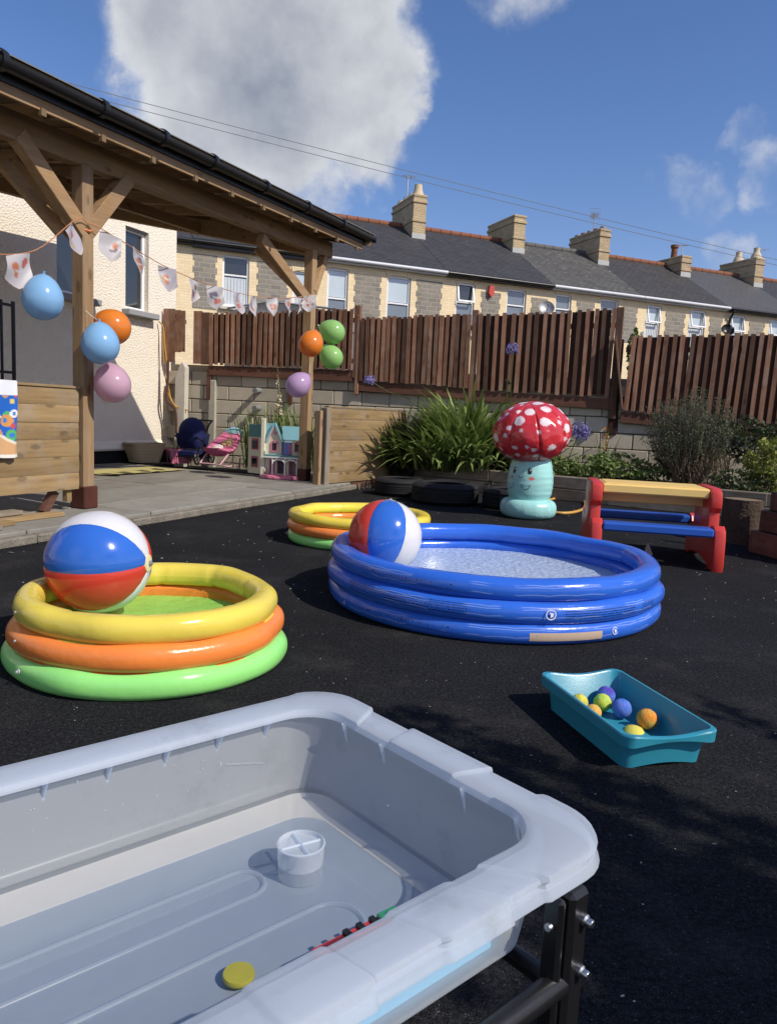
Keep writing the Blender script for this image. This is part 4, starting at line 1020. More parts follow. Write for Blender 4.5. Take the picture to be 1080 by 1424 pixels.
# ------------------------------------------------------------------ clear water tray on its stand
LD = Vector((.7524, .6587, 0)); SD = Vector((.6587, -.7524, 0)); O_ = Vector((-.096, 1.330, 0))
def tw(l, s, z=0): return O_ + LD*l + SD*s + Vector((0, 0, z))
CT = tw(-.50, .2925, 0); RZW = math.atan2(LD.y, LD.x)
def lo(l, s, z): return Vector((l+.50, -(s-.2925), z))       # tray (l,s,z) to tray-local
FROST = frosted('frosted_polypropylene', (.74, .80, .88), .40, .28, .50, .42)
FROST_W = frosted('frosted_tray_wall', (.84, .90, .97), .47, .32, .40, .50)
wtr = thing('water_tray', 'large translucent plastic water play tray filled with shallow water', 'water tray', CT, RZW)
def offs(L, Wd, r, fun):
    q = rrect(L, Wd, r, 8); pts = []
    for i, p in enumerate(q):
        n_ = q[(i+1) % len(q)]; d = math.hypot(n_[0]-p[0], n_[1]-p[1]); k = max(1, int(d/.0035)) if d > .05 else 1
        for j in range(k): pts.append((p[0]+(n_[0]-p[0])*j/k, p[1]+(n_[1]-p[1])*j/k))
    return pts
LO, WO = 1.03, .625
outer = offs(LO, WO, .085, None)
def padf(x, y):
    """1 on the raised lip pads, 0 on the recessed stretches between them"""
    def st(v, e, w=.004): return max(0, min(1, (v-e)/w+.5))
    l, s = x-.50, .2925-y
    if abs(x) > LO/2-.05 and abs(y) < WO/2-.075:      # short sides
        k = 1-st(s, .115)+st(s, .485); k = max(k, st(s, .215)*(1-st(s, .39))); return k
    if abs(y) > WO/2-.05 and abs(x) < LO/2-.075:
        if s > .3:                      # front
            ph = ((-l+.02) % .19)/.19; a = st(ph, .14, .03)*(1-st(ph, .66, .03)); return a if -l > .14 else 1
        return .55
    return 1
def lipring(inset, z0, padz, padout):
    out = []
    for i, (x, y) in enumerate(outer):
        k = padf(x, y)
        ix = (LO/2-inset+padout*k)/(LO/2); iy = (WO/2-inset+padout*k)/(WO/2)
        out.append(Vector((x*ix, y*iy, z0+padz*k)))
    return out
lm = MB()
lm.loops([lipring(.070, .486, 0, 0), lipring(.066, .4935, .004, 0), lipring(.060, .496, .004, 0), lipring(.014, .4957, .004, .006), lipring(.008, .4945, .003, .006), lipring(.006, .4895, .003, .006), lipring(.0095, .4865, .001, .005), lipring(.0095, .4840, 0, .003), lipring(.004, .4815, 0, .003), lipring(.001, .469, 0, .004), lipring(.005, .467, 0, .005),
          lipring(.010, .487, .002, .006), lipring(.014, .4905, .003, .006), lipring(.058, .4915, .003, 0), lipring(.062, .486, 0, 0)], (False, False))
lm.build('lip', FROST, wtr, smooth=32)
def sh(L, Wd, r, z): return [Vector((x, y, z)) for x, y in rrect(L, Wd, r, 10)]
wm = MB()
wm.loops([sh(.905, .532, .058, .489), sh(.893, .520, .058, .440), sh(.880, .490, .056, .354), sh(.876, .482, .056, .350)], (False, False)); wm.build('wall', FROST_W, wtr, smooth=25)
wm = MB(); wm.loops([sh(.876, .482, .056, .350), sh(.868, .472, .055, .347), sh(.800, .392, .045, .3385), sh(.798, .388, .045, .3370)], (False, False)); wm.build('floor_ledge', frosted('thick_sunlit_ledge', (.82, .80, .76), .06, .35, .06, .15), wtr, smooth=25)  # thicker plastic; its cream brightness also stands in for sun through the walls
wm = MB(); wm.loops([sh(.798, .388, .045, .3370), sh(.790, .378, .045, .3355), sh(.05, .03, .01, .3345)], (False, True)); wm.build('floor', frosted('frosted_tray_floor', (.74, .85, .98), .24, .28, .05, .30), wtr, smooth=25)
for (l0, l1, s0, s1) in ((-.84, -.256, .168, .238), (-.87, -.193, .300, .392)):
    m = MB(); a, b = lo((l0+l1)/2, (s0+s1)/2, 0), 0
    rings_ = []
    for ins, z in ((0, .3365), (.0025, .3395), (.005, .340), (.007, .3385), (.009, .3365)):
        rings_.append([Vector((a.x+x, a.y+y, z)) for x, y in rrect(l1-l0-2*ins, s1-s0-2*ins, (s1-s0)/2-ins-.001, 10)])
    m.loops(rings_, (False, False)); m.build('floor_rib', FROST, wtr, smooth=60)
for i in range(10):
    l = -.15-.088*i; q0 = lo(l, .048, .487)
    m = MB(); m.prism([(0, 0), (.018, 0), (.021, -.036)], -.0015, .0015, Matrix.Translation(q0) @ Matrix.Rotation(R(90), 4, 'Z')); m.build('gusset', FROST, wtr)
for s in (.118, .215, .39, .487):
    q0 = lo(-.053, s, .487); m = MB(); m.prism([(-.004, 0), (.004, 0), (.009, -.036)], -.0015, .0015, Matrix.Translation(q0)); m.build('gusset', FROST, wtr)
wsf = MB(); wsf.add([Vector((x, y, .357)) for x, y in rrect(.880, .488, .056, 10)], [tuple(range(44))]); wsf.build('water', water('tray_water', (.96, .98, 1.0), .015, 5, fac=1.5), wtr, fix=False)
random.seed(23); dm = MB()
for _ in range(75):
    l = U(-.9, -.09); z = U(.37, .478); q_ = (z-.354)/.086; half = (.490+(.520-.490)*min(1, q_))/2
    p = lo(l, .2925-half+.0012, z); r_ = U(.0004, .0009); dm.ball(p, (r_, r_*.6, r_*U(1, 1.8)), 6, 4)
for k in range(16): p = lo(-.225+.0045*k, .2925-.2535+.0012, .432-.0011*k+U(-.001, .001)); dm.ball(p, (.0010, .0006, .0007), 6, 4)
dm.build('water_droplets', plain('droplet', (.62, .67, .74), .05, .9), wtr, smooth=True, kind='stuff')
# things in the water
cp_ = thing('plastic_cup', 'small frosted round cup with a cross moulded on its lid, standing in the water', 'cup', tw(-.212, .232, .3365))
MB().lathe([(.031, 0), (.034, .046), (.035, .049), (.0325, .050), (.031, .044), (.001, .043)], 32).build('cup_body', frosted('cup_plastic', (.80, .84, .88), .55, .35, .15, .3), cp_, smooth=35)
cr = MB()
for a in (30, 120): cr.box((0, 0, .0455), (.062, .005, .005), rotm(z=a), .0015)
cr.build('moulded_cross', FROST, cp_)
yd = MB(); yd.lathe([(.018, 0), (.019, .003), (.018, .006), (.001, .0065)], 24); tag(yd.build('counter_disc', plain('yellow_plastic', (.62, .55, .06), .4), smooth=True, loc=gz(332, 1359, .341)), 'round yellow plastic disc lying on the tray floor by its front wall', 'disc')
rs_ = thing('toy_strip', 'red toy strip with dark and green ends against the front wall of the water tray', 'toy', gz(492, 1303, .372), RZW-R(1))
MB().box((0, 0, 0), (.12, .016, .014), bev=.003).build('strip', plain('toy_red', (.48, .04, .04), .35), rs_)
MB().box((.052, -.001, .009), (.03, .012, .008), bev=.002).build('green_end', plain('toy_green', (.03, .22, .11), .35), rs_)
for k in range(3): MB().box((.03-.02*k, 0, .009), (.008, .013, .006), bev=.001).build('stud', M['black'], rs_)
o = MB().box((0, 0, 0), (.25, .022, .030), bev=.006).build('foam_bar', plain('pale_blue_foam', (.30, .72, .95), .6), loc=tw(-.265, .524, .384), rz=RZW); tag(o, 'pale blue foam bar seen through the front wall of the water tray', 'foam bar')
o = MB().ball((0, 0, 0), .019, 18, 12).build('toy_ball', plain('soft_yellow', (.92, .74, .10), .5), smooth=80, loc=tw(-.120, .520, .400)); tag(o, 'little yellow ball showing through the corner of the water tray', 'ball')

st_ = thing('tray_stand', 'black steel stand with bolts holding up the water tray', 'stand', CT, RZW)
for l in (-.072, -.928):
    for s in (.592, -.008):
        q = lo(l, s, 0); MB().box((q.x, q.y, .2275), (.036, .030, .455), bev=.006).build('leg', M['black'], st_)
        if l > -.5 and s > .3:
            m = MB(); m.box((q.x-.026, q.y+.004, .24), (.012, .026, .42), bev=.004); m.build('leg_flange', M['black'], st_)
for s in (.592, -.008):
    a, b = lo(-.085, s+.0, .335), lo(-.915, s, .335); MB().tube([a, b], .0155, 14).build('rail', M['black'], st_, smooth=True)
for l in (-.072, -.928):
    a, b = lo(l, .575, .318), lo(l, .01, .318); MB().tube([a, b], .0125, 14).build('rail', M['black'], st_, smooth=True)
for l_, s_, z, rx, ry in ((-.066, .607, .418, 90, 0), (-.066, .607, .352, 90, 0), (-.090, .594, .335, 0, -90), (-.098, .588, .415, 0, -90)):
    q = lo(l_, s_, z)
    m = MB(); m.lathe([(.0075, -.002), (.0075, .004), (.005, .006), (.005, .012), (.0042, .013), (.001, .013)], 12)
    o = m.build('bolt', M['steel'], st_, smooth=True); o.location = q; o.rotation_euler = (R(rx), R(ry), 0)

# ------------------------------------------------------------------ mushroom sprinkler
MC = Vector((1.475, 7.95, 0))
mu = thing('inflatable_mushroom', 'inflatable mushroom with red spotted cap, mint stem and smiling face', 'inflatable toy', MC)
MINT = vinyl('mint_vinyl', 'Col', .25, wr=.3, wscale=45); MINTP = vinyl('mint_vinyl_plain', (.34, .66, .63), .25, wr=.45, wscale=40)
ring(.29, .098, .19*.53, .10, nseg=96, pleat=0, wob=.008).build('base_ring', MINTP, mu, smooth=80)
vm = Vector((MC.x, MC.y, 0)).normalized(); rm_ = Vector((vm.y, -vm.x, 0))
sm = MB(); prof = [(.18, .11), (.205, .18), (.232, .27), (.240, .36), (.236, .45), (.222, .53), (.205, .60), (.19, .66)]
vs = []; fs = []; nA = 160; nZ = 70; cs_ = []
def pinterp(z):
    for (r0, z0), (r1, z1) in zip(prof[:-1], prof[1:]):
        if z <= z1+1e-9: k = (z-z0)/(z1-z0); k2 = k*k*(3-2*k)*.3+k*.7; return r0+(r1-r0)*k2
    return prof[-1][0]
fa0 = math.atan2(-vm.y, -vm.x)
for i in range(nZ+1):
    z = .11+.55*i/nZ
    for k in range(nA):
        a = 2*math.pi*k/nA; r_ = pinterp(z)*(1+.005*math.sin(z*105+math.sin(a*2)*1.2)*(.2+.8*abs(math.sin(a-fa0))))
        vs.append((r_*math.cos(a), r_*math.sin(a), z))
        d = (a-fa0+math.pi) % (2*math.pi)-math.pi      # + is to the camera's left? sign fixed below
        h = d*.235                                     # metres round the stem, face is turned to the left
        h = h+.10                                      # shift the face towards the viewer's left
        h = -h if False else h
        c_ = (.34, .66, .63)
        def el(cx, cz, ax, az): return ((h-cx)/ax)**2+((z-cz)/az)**2 < 1
        def elring(cx, cz, ax, az, w, lower=True): 
            q = math.sqrt(((h-cx)/ax)**2+((z-cz)/az)**2); return abs(q-1) < w and (z < cz+az*.4 if lower else True)
        if el(.088, .50, .027, .036) or el(-.088, .50, .020, .032): c_ = (.012, .014, .018)
        if el(.098, .513, .008, .010) or el(-.082, .512, .006, .009): c_ = (.7, .75, .75)
        if el(.112, .425, .033, .017) or el(-.112, .432, .016, .017): c_ = (.62, .17, .12)
        if elring(0, .452, .028, .022, .16) and z < .452: c_ = (.02, .03, .03)
        if elring(.055, .35, .040, .040, .10) or elring(-.115, .36, .034, .044, .10): c_ = (.06, .16, .15)
        cs_.append(c_)
for i in range(nZ):
    for k in range(nA): l = (k+1) % nA; fs.append((i*nA+k, i*nA+l, (i+1)*nA+l, (i+1)*nA+k))
sm.add(vs, fs); sm.c = cs_; sm.build('stem', MINT, mu, smooth=80)
capm = MB(); vs = []; fs = []; cs_ = []; nA, nT = 200, 96
random.seed(17); spots = []
for _ in range(900):
    v = Vector((U(-1, 1), U(-1, 1), U(-.75, 1)))
    if .2 < v.length < 1:
        v.normalize(); r_ = random.choice((.145, .135, .115, .075, .07, .055))
        if v.z > -.55 and all((v-w_).length > r_+q+.085 for w_, q in spots): spots.append((v, r_))
    if len(spots) > 62: break
tilt = rotm(y=-9, x=14)
for i in range(nT+1):
    th = math.pi*i/nT
    for k in range(nA):
        a = 2*math.pi*k/nA; v = Vector((math.sin(th)*math.cos(a), math.sin(th)*math.sin(a), math.cos(th)))
        seam = abs(math.sin(a*4)); pin = math.exp(-(seam/.10)**2)*math.sin(th)**.5
        wr_ = mnoise.noise(v*4.2+Vector((3, 1, 7)))*.022+mnoise.noise(v*9)*.008
        q = 1-.040*pin+wr_
        zs = .335 if v.z > 0 else .30
        rr_ = .395*q*(1+.02*math.sin(th))
        p = Vector((v.x*rr_, v.y*rr_, v.z*zs*q*(1-.06*math.exp(-(th/.35)**2))))
        vs.append(tilt @ p + Vector((-.02, -.01, .885)))
        c_ = (.55, .035, .045)
        for w_, r_ in spots:
            if (v-w_).length < r_: c_ = (.78, .66, .68); break
        cs_.append(c_)
for i in range(nT):
    for k in range(nA): l = (k+1) % nA; fs.append((i*nA+k, (i+1)*nA+k, (i+1)*nA+l, i*nA+l))
capm.add(vs, fs); capm.c = cs_; capm.build('cap', vinyl('red_spotted_vinyl', 'Col', .16, wr=.35, wscale=16), mu, smooth=80)

# ------------------------------------------------------------------ child's picnic table
RED, TYEL, TBLU = plain('red_plastic', (.55, .045, .035), .33, .5, var=.08, bs=.04, bscale=90), plain('yellow_plastic_top', (.84, .58, .19), .4, .45, var=.10, dirt=.06), plain('blue_plastic_seat', (.022, .10, .46), .33, .5, var=.08)
pt = thing('picnic_table', 'childs plastic picnic table with yellow top, blue benches and red end frames', 'picnic table', (2.02, 5.84, 0), R(90-100))
for sx in (-1, 1):
    x0 = sx*.425
    m = MB()
    poly = [(-.47, 0), (-.36, 0), (-.30, .03), (0, .055), (.30, .03), (.36, 0), (.47, 0), (.485, .05), (.475, .24), (.455, .295), (.40, .325), (.335, .31), (.31, .27), (.25, .27), (.235, .40), (.27, .44), (.28, .50), (.26, .555), (.21, .58), (-.21, .58), (-.26, .555), (-.28, .50), (-.27, .44), (-.235, .40), (-.25, .27), (-.31, .27), (-.335, .31), (-.40, .325), (-.455, .295), (-.475, .24), (-.485, .05)]
    rings_ = []
    cx, cz = 0, .28
    for hw, ins in ((-.040, .014), (-.035, .004), (-.028, 0), (.028, 0), (.035, .004), (.040, .014)):
        q = []
        for (y, z) in poly:
            dy, dz = y-cx, z-cz; L = math.hypot(dy, dz); q.append(Vector((x0+hw, y-dy/L*ins, max(0.0, z-dz/L*ins))))
        rings_.append(q)
    m.loops(rings_); m.build('end_frame', RED, pt, smooth=30)
MB().box((0, 0, .535), (.77, .46, .072), bev=.012).build('table_top', TYEL, pt)
MB().box((0, 0, .573), (.72, .38, .006), bev=.003).build('top_panel', TYEL, pt)
for sy in (-1, 1):
    MB().box((0, sy*.395, .275), (.765, .155, .062), bev=.012).build('bench', TBLU, pt)
MB().box((0, 0, .46), (.79, .04, .08), bev=.006).build('stretcher', TYEL, pt)

# ------------------------------------------------------------------ tyres, hose, stump, planter
RUB = plain('tyre_rubber', (.016, .016, .017), .75, .3, var=.35, vscale=12, dirt=.12)
def tyre(label, x, y, rad, w_, rz=0, z0=0.0):
    t = thing('tyre', label, 'tyre', (x, y, z0), R(rz), 'old tyres edging the flower bed')
    prof = [(rad*.60, .015), (rad*.66, .0), (rad*.86, .004), (rad*.95, .02), (rad, .045)]
    n = 5
    for i in range(n):
        za = .045+(w_-.09)*i/n; zb_ = .045+(w_-.09)*(i+1)/n; prof += [(rad, za+.003), (rad, zb_-.007), (rad-.012, zb_-.006), (rad-.012, zb_-.001)] if i < n-1 else [(rad, zb_)]
    prof += [(rad*.95, w_-.02), (rad*.86, w_-.004), (rad*.66, w_), (rad*.60, w_-.015), (rad*.62, w_-.03), (rad*.88, w_*.7), (rad*.88, w_*.3), (rad*.62, .03), (rad*.60, .015)]
    MB().lathe(prof, 48).build('carcass', RUB, t, smooth=30); return t
tyre('leftmost dark tyre beside the timber panel, half behind the next tyre', .13, 9.62, .33, .22)
tyre('tyre with sunlit tread grooves lying left of the mushroom', .66, 8.95, .40, .245, 20)
tyre('tyre in the mushroom shadow, directly behind the mushroom', 1.42, 8.72, .34, .23, 40)
tyre('tyre stacked at the back between the lit one and the bed edge', .80, 9.62, .33, .21, 10)
hp = [at(768, 714, 8.3), at(785, 715, 8.15), at(800, 713, 8.2), at(812, 707, 8.45), at(811, 698, 8.9), at(800, 694, 9.2), at(782, 693, 9.3), at(768, 695, 9.2), at(760, 699, 8.9)]
hp = [Vector((p.x, p.y, .02)) for p in [gz(768, 715), gz(785, 716), gz(800, 714), gz(811, 709), gz(812, 700), gz(800, 696), gz(782, 694), gz(768, 696), gz(757, 700)]]
def smoothpts(p, n=6):
    out = []
    for i in range(len(p)-1):
        a, b, c, d = p[max(i-1, 0)], p[i], p[i+1], p[min(i+2, len(p)-1)]
        for j in range(n):
            t_ = j/n; out.append(.5*((2*b)+(-a+c)*t_+(2*a-5*b+4*c-d)*t_*t_+(-a+3*b-3*c+d)*t_**3))
    return out+[p[-1]]
hm = MB(); hm.tube(smoothpts(hp), .016, 8); tag(hm.build('garden_hose', plain('orange_hose', (.58, .32, .07), .45), smooth=True), 'orange yellow garden hose looped on the ground right of the mushroom', 'hose')
sp_ = thing('tree_stump', 'dark upright log stump in the shade right of the picnic table', 'stump', (3.22, 6.85, 0), .3)
sm2 = MB(); vs = []; nA, nZ = 36, 8
for i in range(nZ+1):
    for k in range(nA):
        a = 2*math.pi*k/nA; r_ = .165*(1+.05*mnoise.noise(Vector((math.cos(a)*2, math.sin(a)*2, i*.3)))+.035*abs(math.sin(a*9+i*.2)))*(1.06 if i == 0 else 1); vs.append((r_*math.cos(a), r_*math.sin(a), .40*i/nZ))
sm2.loops([vs[i*nA:(i+1)*nA] for i in range(nZ+1)], (True, False)); sm2.build('trunk', M['bark'], sp_, smooth=50)
disc(.160, .395, 36).build('cut_face', M['logcut'], sp_)
pl_ = thing('wooden_planter', 'tapering old timber planter of stacked courses cut by the right edge', 'planter', (3.56, 6.02, 0), .22)
for i, (hw, z0, z1) in enumerate(((.42, 0, .185), (.375, .19, .36), (.33, .365, .52), (.285, .525, .66))):
    for sg in (-1, 1):
        for ax in (0, 1):
            m = MB(); m.box((0, 0, 0), (2*hw-(.07 if ax else 0), .035, z1-z0), bev=.005)
            m.build('plank', M['oldwood'], pl_, loc=((0, sg*(hw-.0175), (z0+z1)/2) if ax == 0 else (sg*(hw-.0175), 0, (z0+z1)/2)), rz=0 if ax == 0 else R(90))
for sx in (-1, 1):
    for sy in (-1, 1): MB().box((sx*.235, sy*.235, .45), (.05, .05, .84), bev=.005).build('corner_post', M['oldwood'], pl_)
MB().box((0, 0, .56), (.50, .50, .03)).build('soil', M['earth'], pl_)

# ------------------------------------------------------------------ toys on the patio
PZ = .092
PINK, PINKL, CREAMP, SKYB, WHT = plain('pink_plastic', (.66, .20, .30), .4, var=.1), plain('pale_pink_plastic', (.74, .42, .48), .4, var=.1), plain('cream_plastic', (.68, .64, .50), .5, var=.1), plain('light_blue_roof', (.24, .50, .58), .5, var=.12), plain('white_plastic', (.76, .76, .74), .4, var=.06)
TEALR, NAVY, WINE, LILAC = plain('dark_teal_plastic', (.10, .24, .26), .5), plain('navy_fabric', (.012, .018, .085), .8, .25, var=.25, bs=.3, bscale=180), plain('deep_pink_plastic', (.40, .06, .14), .45), plain('lilac_plastic', (.20, .22, .55), .5)
TOYS = 'toys standing on the patio'
dh = thing('dolls_house', 'plastic dolls house with blue roofs, pink windows and pink porch beside the far post', 'dolls house', (-1.53, 10.17, PZ), R(-9), TOYS)
# facade: local x right, -y towards the yard
fw = MB(); wall_holes(fw, -.17, .36, .30, .52, 0, .02, [(-.085, .0, .36, .47), (.055, .20, .315, .50), (.245, .315, .37, .47)])
wall_holes(fw, -.17, .36, .05, .30, .0, .02, [(-.10, -.03, .06, .24), (.0, .13, .06, .25), (.165, .28, .06, .25)])
fw.prism([(-.13, .52), (.06, .52), (-.035, .70)], .0, .02); fw.build('front_wall', CREAMP, dh)
bk = MB(); bk.box((.095, .26, .30), (.53, .02, .50)); bk.box((.35, .13, .30), (.02, .24, .50)); bk.box((.095, .13, .295), (.50, .24, .012)); bk.build('inner_wall', plain('dolls_house_inner', (.30, .22, .30), .6, var=.4, vscale=14), dh)
rf_ = MB(); rf_.prism([(.03, .50), (.37, .50), (.33, .73), (-.02, .73)], -.01, .015, Matrix.Translation((0, .02, 0)) @ Matrix.Rotation(R(-18), 4, 'X') @ Matrix.Translation((0, 0, 0))); rf_.prism([(-.18, .51), (-.12, .51), (-.05, .73), (-.16, .73)], .005, .03); rf_.build('roof', SKYB, dh)
gb = MB()
gb.bar((-.155, -.015, .485), (-.035, -.015, .735), .05, .022); gb.bar((-.035, -.015, .735), (.085, -.015, .485), .05, .022); gb.build('gable_roof', SKYB, dh)
ge = MB(); ge.bar((-.135, -.022, .500), (-.035, -.022, .705), .02, .012); ge.bar((-.035, -.022, .705), (.065, -.022, .500), .02, .012); ge.build('gable_trim', PINKL, dh)
aw = MB(); aw.lathe([(.018, 0), (.018, .012), (.001, .012)], 16, (-.035, -.005, .60), rotm(x=90)); aw.build('attic_window', PINK, dh)
def dwin(x0, x1, z0, z1, mat, arch=True, par=dh, y=-.006):
    m = MB(); t_ = .014
    m.box((x0, y, (z0+z1)/2), (t_, .016, z1-z0+t_), bev=.002); m.box((x1, y, (z0+z1)/2), (t_, .016, z1-z0+t_), bev=.002); m.box(((x0+x1)/2, y, z0), (x1-x0, .018, t_), bev=.002)
    if arch: m.tube([Vector(((x0+x1)/2-(x1-x0)/2*math.cos(math.pi*i/8), y, z1+.028*math.sin(math.pi*i/8))) for i in range(9)], .009, 6)
    else: m.box(((x0+x1)/2, y, z1), (x1-x0, .018, t_), bev=.002)
    o = m.build('window', mat, par); b = MB(); b.box(((x0+x1)/2, y+.014, (z0+z1)/2), (x1-x0, .004, z1-z0)); b.build('pane', M['glass_dark'], o); return o
dwin(-.085, .0, .36, .465, PINK); dwin(.245, .315, .37, .465, WINE); 
MB().box((.13, .01, .40), (.10, .01, .16)).build('balcony_door', LILAC, dh)
for x in (.165, .185): MB().box((x, .002, .395), (.012, .012, .13)).build('door_bar', PINK, dh)
lg = MB(); lg.prism([(-.17, .275), (.38, .275), (.36, .315), (-.15, .315)], -.09, .0); lg.build('porch_roof', TEALR, dh)
MB().box((.105, -.092, .283), (.55, .012, .018)).build('porch_trim', WHT, dh)
for x in (-.04, .135, .30):
    MB().tube([(x, -.08, .05), (x, -.08, .27)], .012, 8).build('porch_post', WHT, dh, smooth=True)
for x0, x1 in ((-.04, .135), (.135, .30)):
    a = MB(); a.tube([Vector(((x0+x1)/2-(x1-x0)/2*math.cos(math.pi*i/10), -.08, .20+.055*math.sin(math.pi*i/10))) for i in range(11)], .012, 6); a.build('porch_arch', WHT, dh, smooth=True)
MB().box((.09, -.09, .024), (.52, .18, .048), bev=.008).build('base', PINK, dh)
MB().box((.14, -.18, .018), (.24, .06, .036), bev=.008).build('porch_step', PINK, dh)
dwin(-.10, -.03, .06, .22, PINK); dwin(.19, .26, .06, .22, WINE)
# hinged left wing
wing = MB(); Mw = Matrix.Translation((-.20, .0, 0)) @ Matrix.Rotation(R(-27), 4, 'Z') @ Matrix.Rotation(R(180), 4, 'Z')
def wb(c, size, bev=.003): 
    m = MB(); m.box(c, size, bev=bev); m.v = [tuple(Mw @ Vector(v)) for v in m.v]; return m
wb((.145, 0, .37), (.27, .018, .66)).build('side_wall', CREAMP, dh)
wb((.145, .012, .62), (.24, .012, .17)).build('side_roof', TEALR, dh)
for z in (.20, .44): wb((.145, .012, z), (.13, .010, .15)).build('side_window', WINE, dh)
for z in (.20, .44): wb((.145, .016, z), (.09, .010, .11)).build('side_window', M['glass_dark'], dh)
MB().box((-.195, -.012, .40), (.055, .055, .79), bev=.006).build('corner_post', CREAMP, dh)
for z in (.10, .30, .34): MB().box((-.155, -.03, z), (.03, .03, .05), bev=.006).build('hinge', CREAMP, dh)

# toy pram
pr_ = thing('toy_pram', 'toy pram with rounded navy hood and grey wheels by the block wall', 'toy pram', (-3.16, 12.0, PZ), R(-20), TOYS)
m = MB(); vs = []; nA, nT = 22, 14
rings_ = []
for i in range(nT+1):
    a = R(-8+122*i/nT); rr_ = .215*(1+.02*math.cos(i*math.pi*1.0)); 
    rings_.append([Vector((.205*math.sin(R(-90+180*k/nA))*1.0, -.06+rr_*math.cos(a)*(math.cos(R(-90+180*k/nA))**.55)*-1*.9, .50+.24*math.sin(a)*(math.cos(R(-90+180*k/nA))**.55))) for k in range(nA+1)])
vs = [p for r_ in rings_ for p in r_]; fs = [(i*(nA+1)+k, i*(nA+1)+k+1, (i+1)*(nA+1)+k+1, (i+1)*(nA+1)+k) for i in range(nT) for k in range(nA)]
m.add(vs, fs)
hd = MB(); hd.ball((0, .0, .50), (.215, .20, .235), 24, 12); hd.v = [(x, y, max(z, .47)) for x, y, z in hd.v]; hd.build('hood', NAVY, pr_, smooth=50)
b = MB(); b.loops([[Vector((x, y+.02, z)) for x, y in rrect(L_, W_, .08, 6)] for L_, W_, z in ((.34, .28, .24), (.40, .36, .30), (.43, .40, .44), (.42, .40, .48))]); b.build('seat_body', NAVY, pr_, smooth=40)
fr = MB()
for sx in (-1, 1):
    fr.tube([(sx*.21, -.20, .12), (sx*.215, .0, .36), (sx*.215, .16, .47)], .011, 8); fr.tube([(sx*.21, .20, .10), (sx*.215, .0, .36), (sx*.2, -.18, .44)], .011, 8)
fr.tube([(-.21, -.20, .12), (.21, -.20, .12)], .010, 8); fr.tube([(-.21, .20, .10), (.21, .20, .10)], .010, 8); fr.build('frame', M['black'], pr_, smooth=True)
h_ = MB(); h_.tube([Vector((.215, .05, .50)), Vector((.24, .10, .63)), Vector((.235, .18, .685)), Vector((.20, .26, .69)), Vector((.05, .30, .69)), Vector((-.15, .28, .69)), Vector((-.21, .16, .62)), Vector((-.21, .05, .5))], .016, 8); h_.build('handle', M['black'], pr_, smooth=True)
MB().box((0, .0, .17), (.36, .36, .10), bev=.02).build('shopping_basket', NAVY, pr_)
for sx in (-1, 1):
    for sy in (-1, 1):
        w_ = MB(); w_.tube([Vector((sx*.235, sy*.19+.085*math.cos(a_), .10+.085*math.sin(a_))) for a_ in [2*math.pi*i/20 for i in range(20)]], .014, 7, closed=True)
        wo2 = w_.build('wheel', M['black'], pr_, smooth=True)
        s_ = MB(); 
        for i in range(5): s_.bar((sx*.235, sy*.19, .10), (sx*.235, sy*.19+.08*math.cos(i*1.257), .10+.08*math.sin(i*1.257)), .012, .012)
        s_.build('spokes', M['alloy'], wo2)
# pink toy rocker chair
pc = thing('toy_rocker', 'pink padded toy rocker seat between the navy pram and the dolls house', 'toy seat', (-2.62, 11.75, PZ), R(-25), TOYS)
m = MB(); rings_ = []
for i in range(15):
    q = i/14; y = -.26+.50*q; zc = .19+.05*(2*q-1)**2+.36*max(0, q-.25)**1.2; wd = .27*math.sin(math.pi*min(.97, max(.10, .12+.80*q)))**.5
    rings_.append([Vector((wd*math.cos(a_), y-.045*math.sin(a_)*.5, zc+.05*math.sin(a_)+.045*math.cos(a_)**2)) for a_ in [2*math.pi*k/20 for k in range(20)]])
m.loops(rings_); m.build('seat_pad', plain('pink_print_fabric', (.70, .19, .33), .8, .2, var=.5, vscale=22), pc, smooth=60)
hb_ = MB(); hb_.ball((.02, .235, .50), (.20, .05, .115), 20, 10, rotm(x=-20)); hb_.build('head_pad', SKYB, pc, smooth=True)
pb = MB(); pb.ball((.05, .05, .355), (.10, .10, .05), 16, 8, rotm(x=30)); pb.build('seat_insert', plain('tan_fabric', (.55, .36, .18), .8, var=.2), pc, smooth=True)
p2 = MB(); p2.ball((-.02, -.10, .29), (.10, .08, .045), 16, 8, rotm(x=20)); p2.build('leg_pad', plain('pale_fabric', (.72, .60, .60), .8, var=.15), pc, smooth=True)
ff = MB()
for sx in (-1, 1): ff.tube([(sx*.19, .30, .04), (sx*.21, .10, .018), (sx*.21, -.15, .018), (sx*.19, -.30, .05), (sx*.20, -.12, .20), (sx*.21, .05, .28)], .012, 8)
ff.tube([(-.19, .30, .04), (.19, .30, .04)], .012, 8); ff.tube([(-.19, -.30, .05), (.19, -.30, .05)], .012, 8); ff.build('rocker_frame', PINKL, pc, smooth=True)
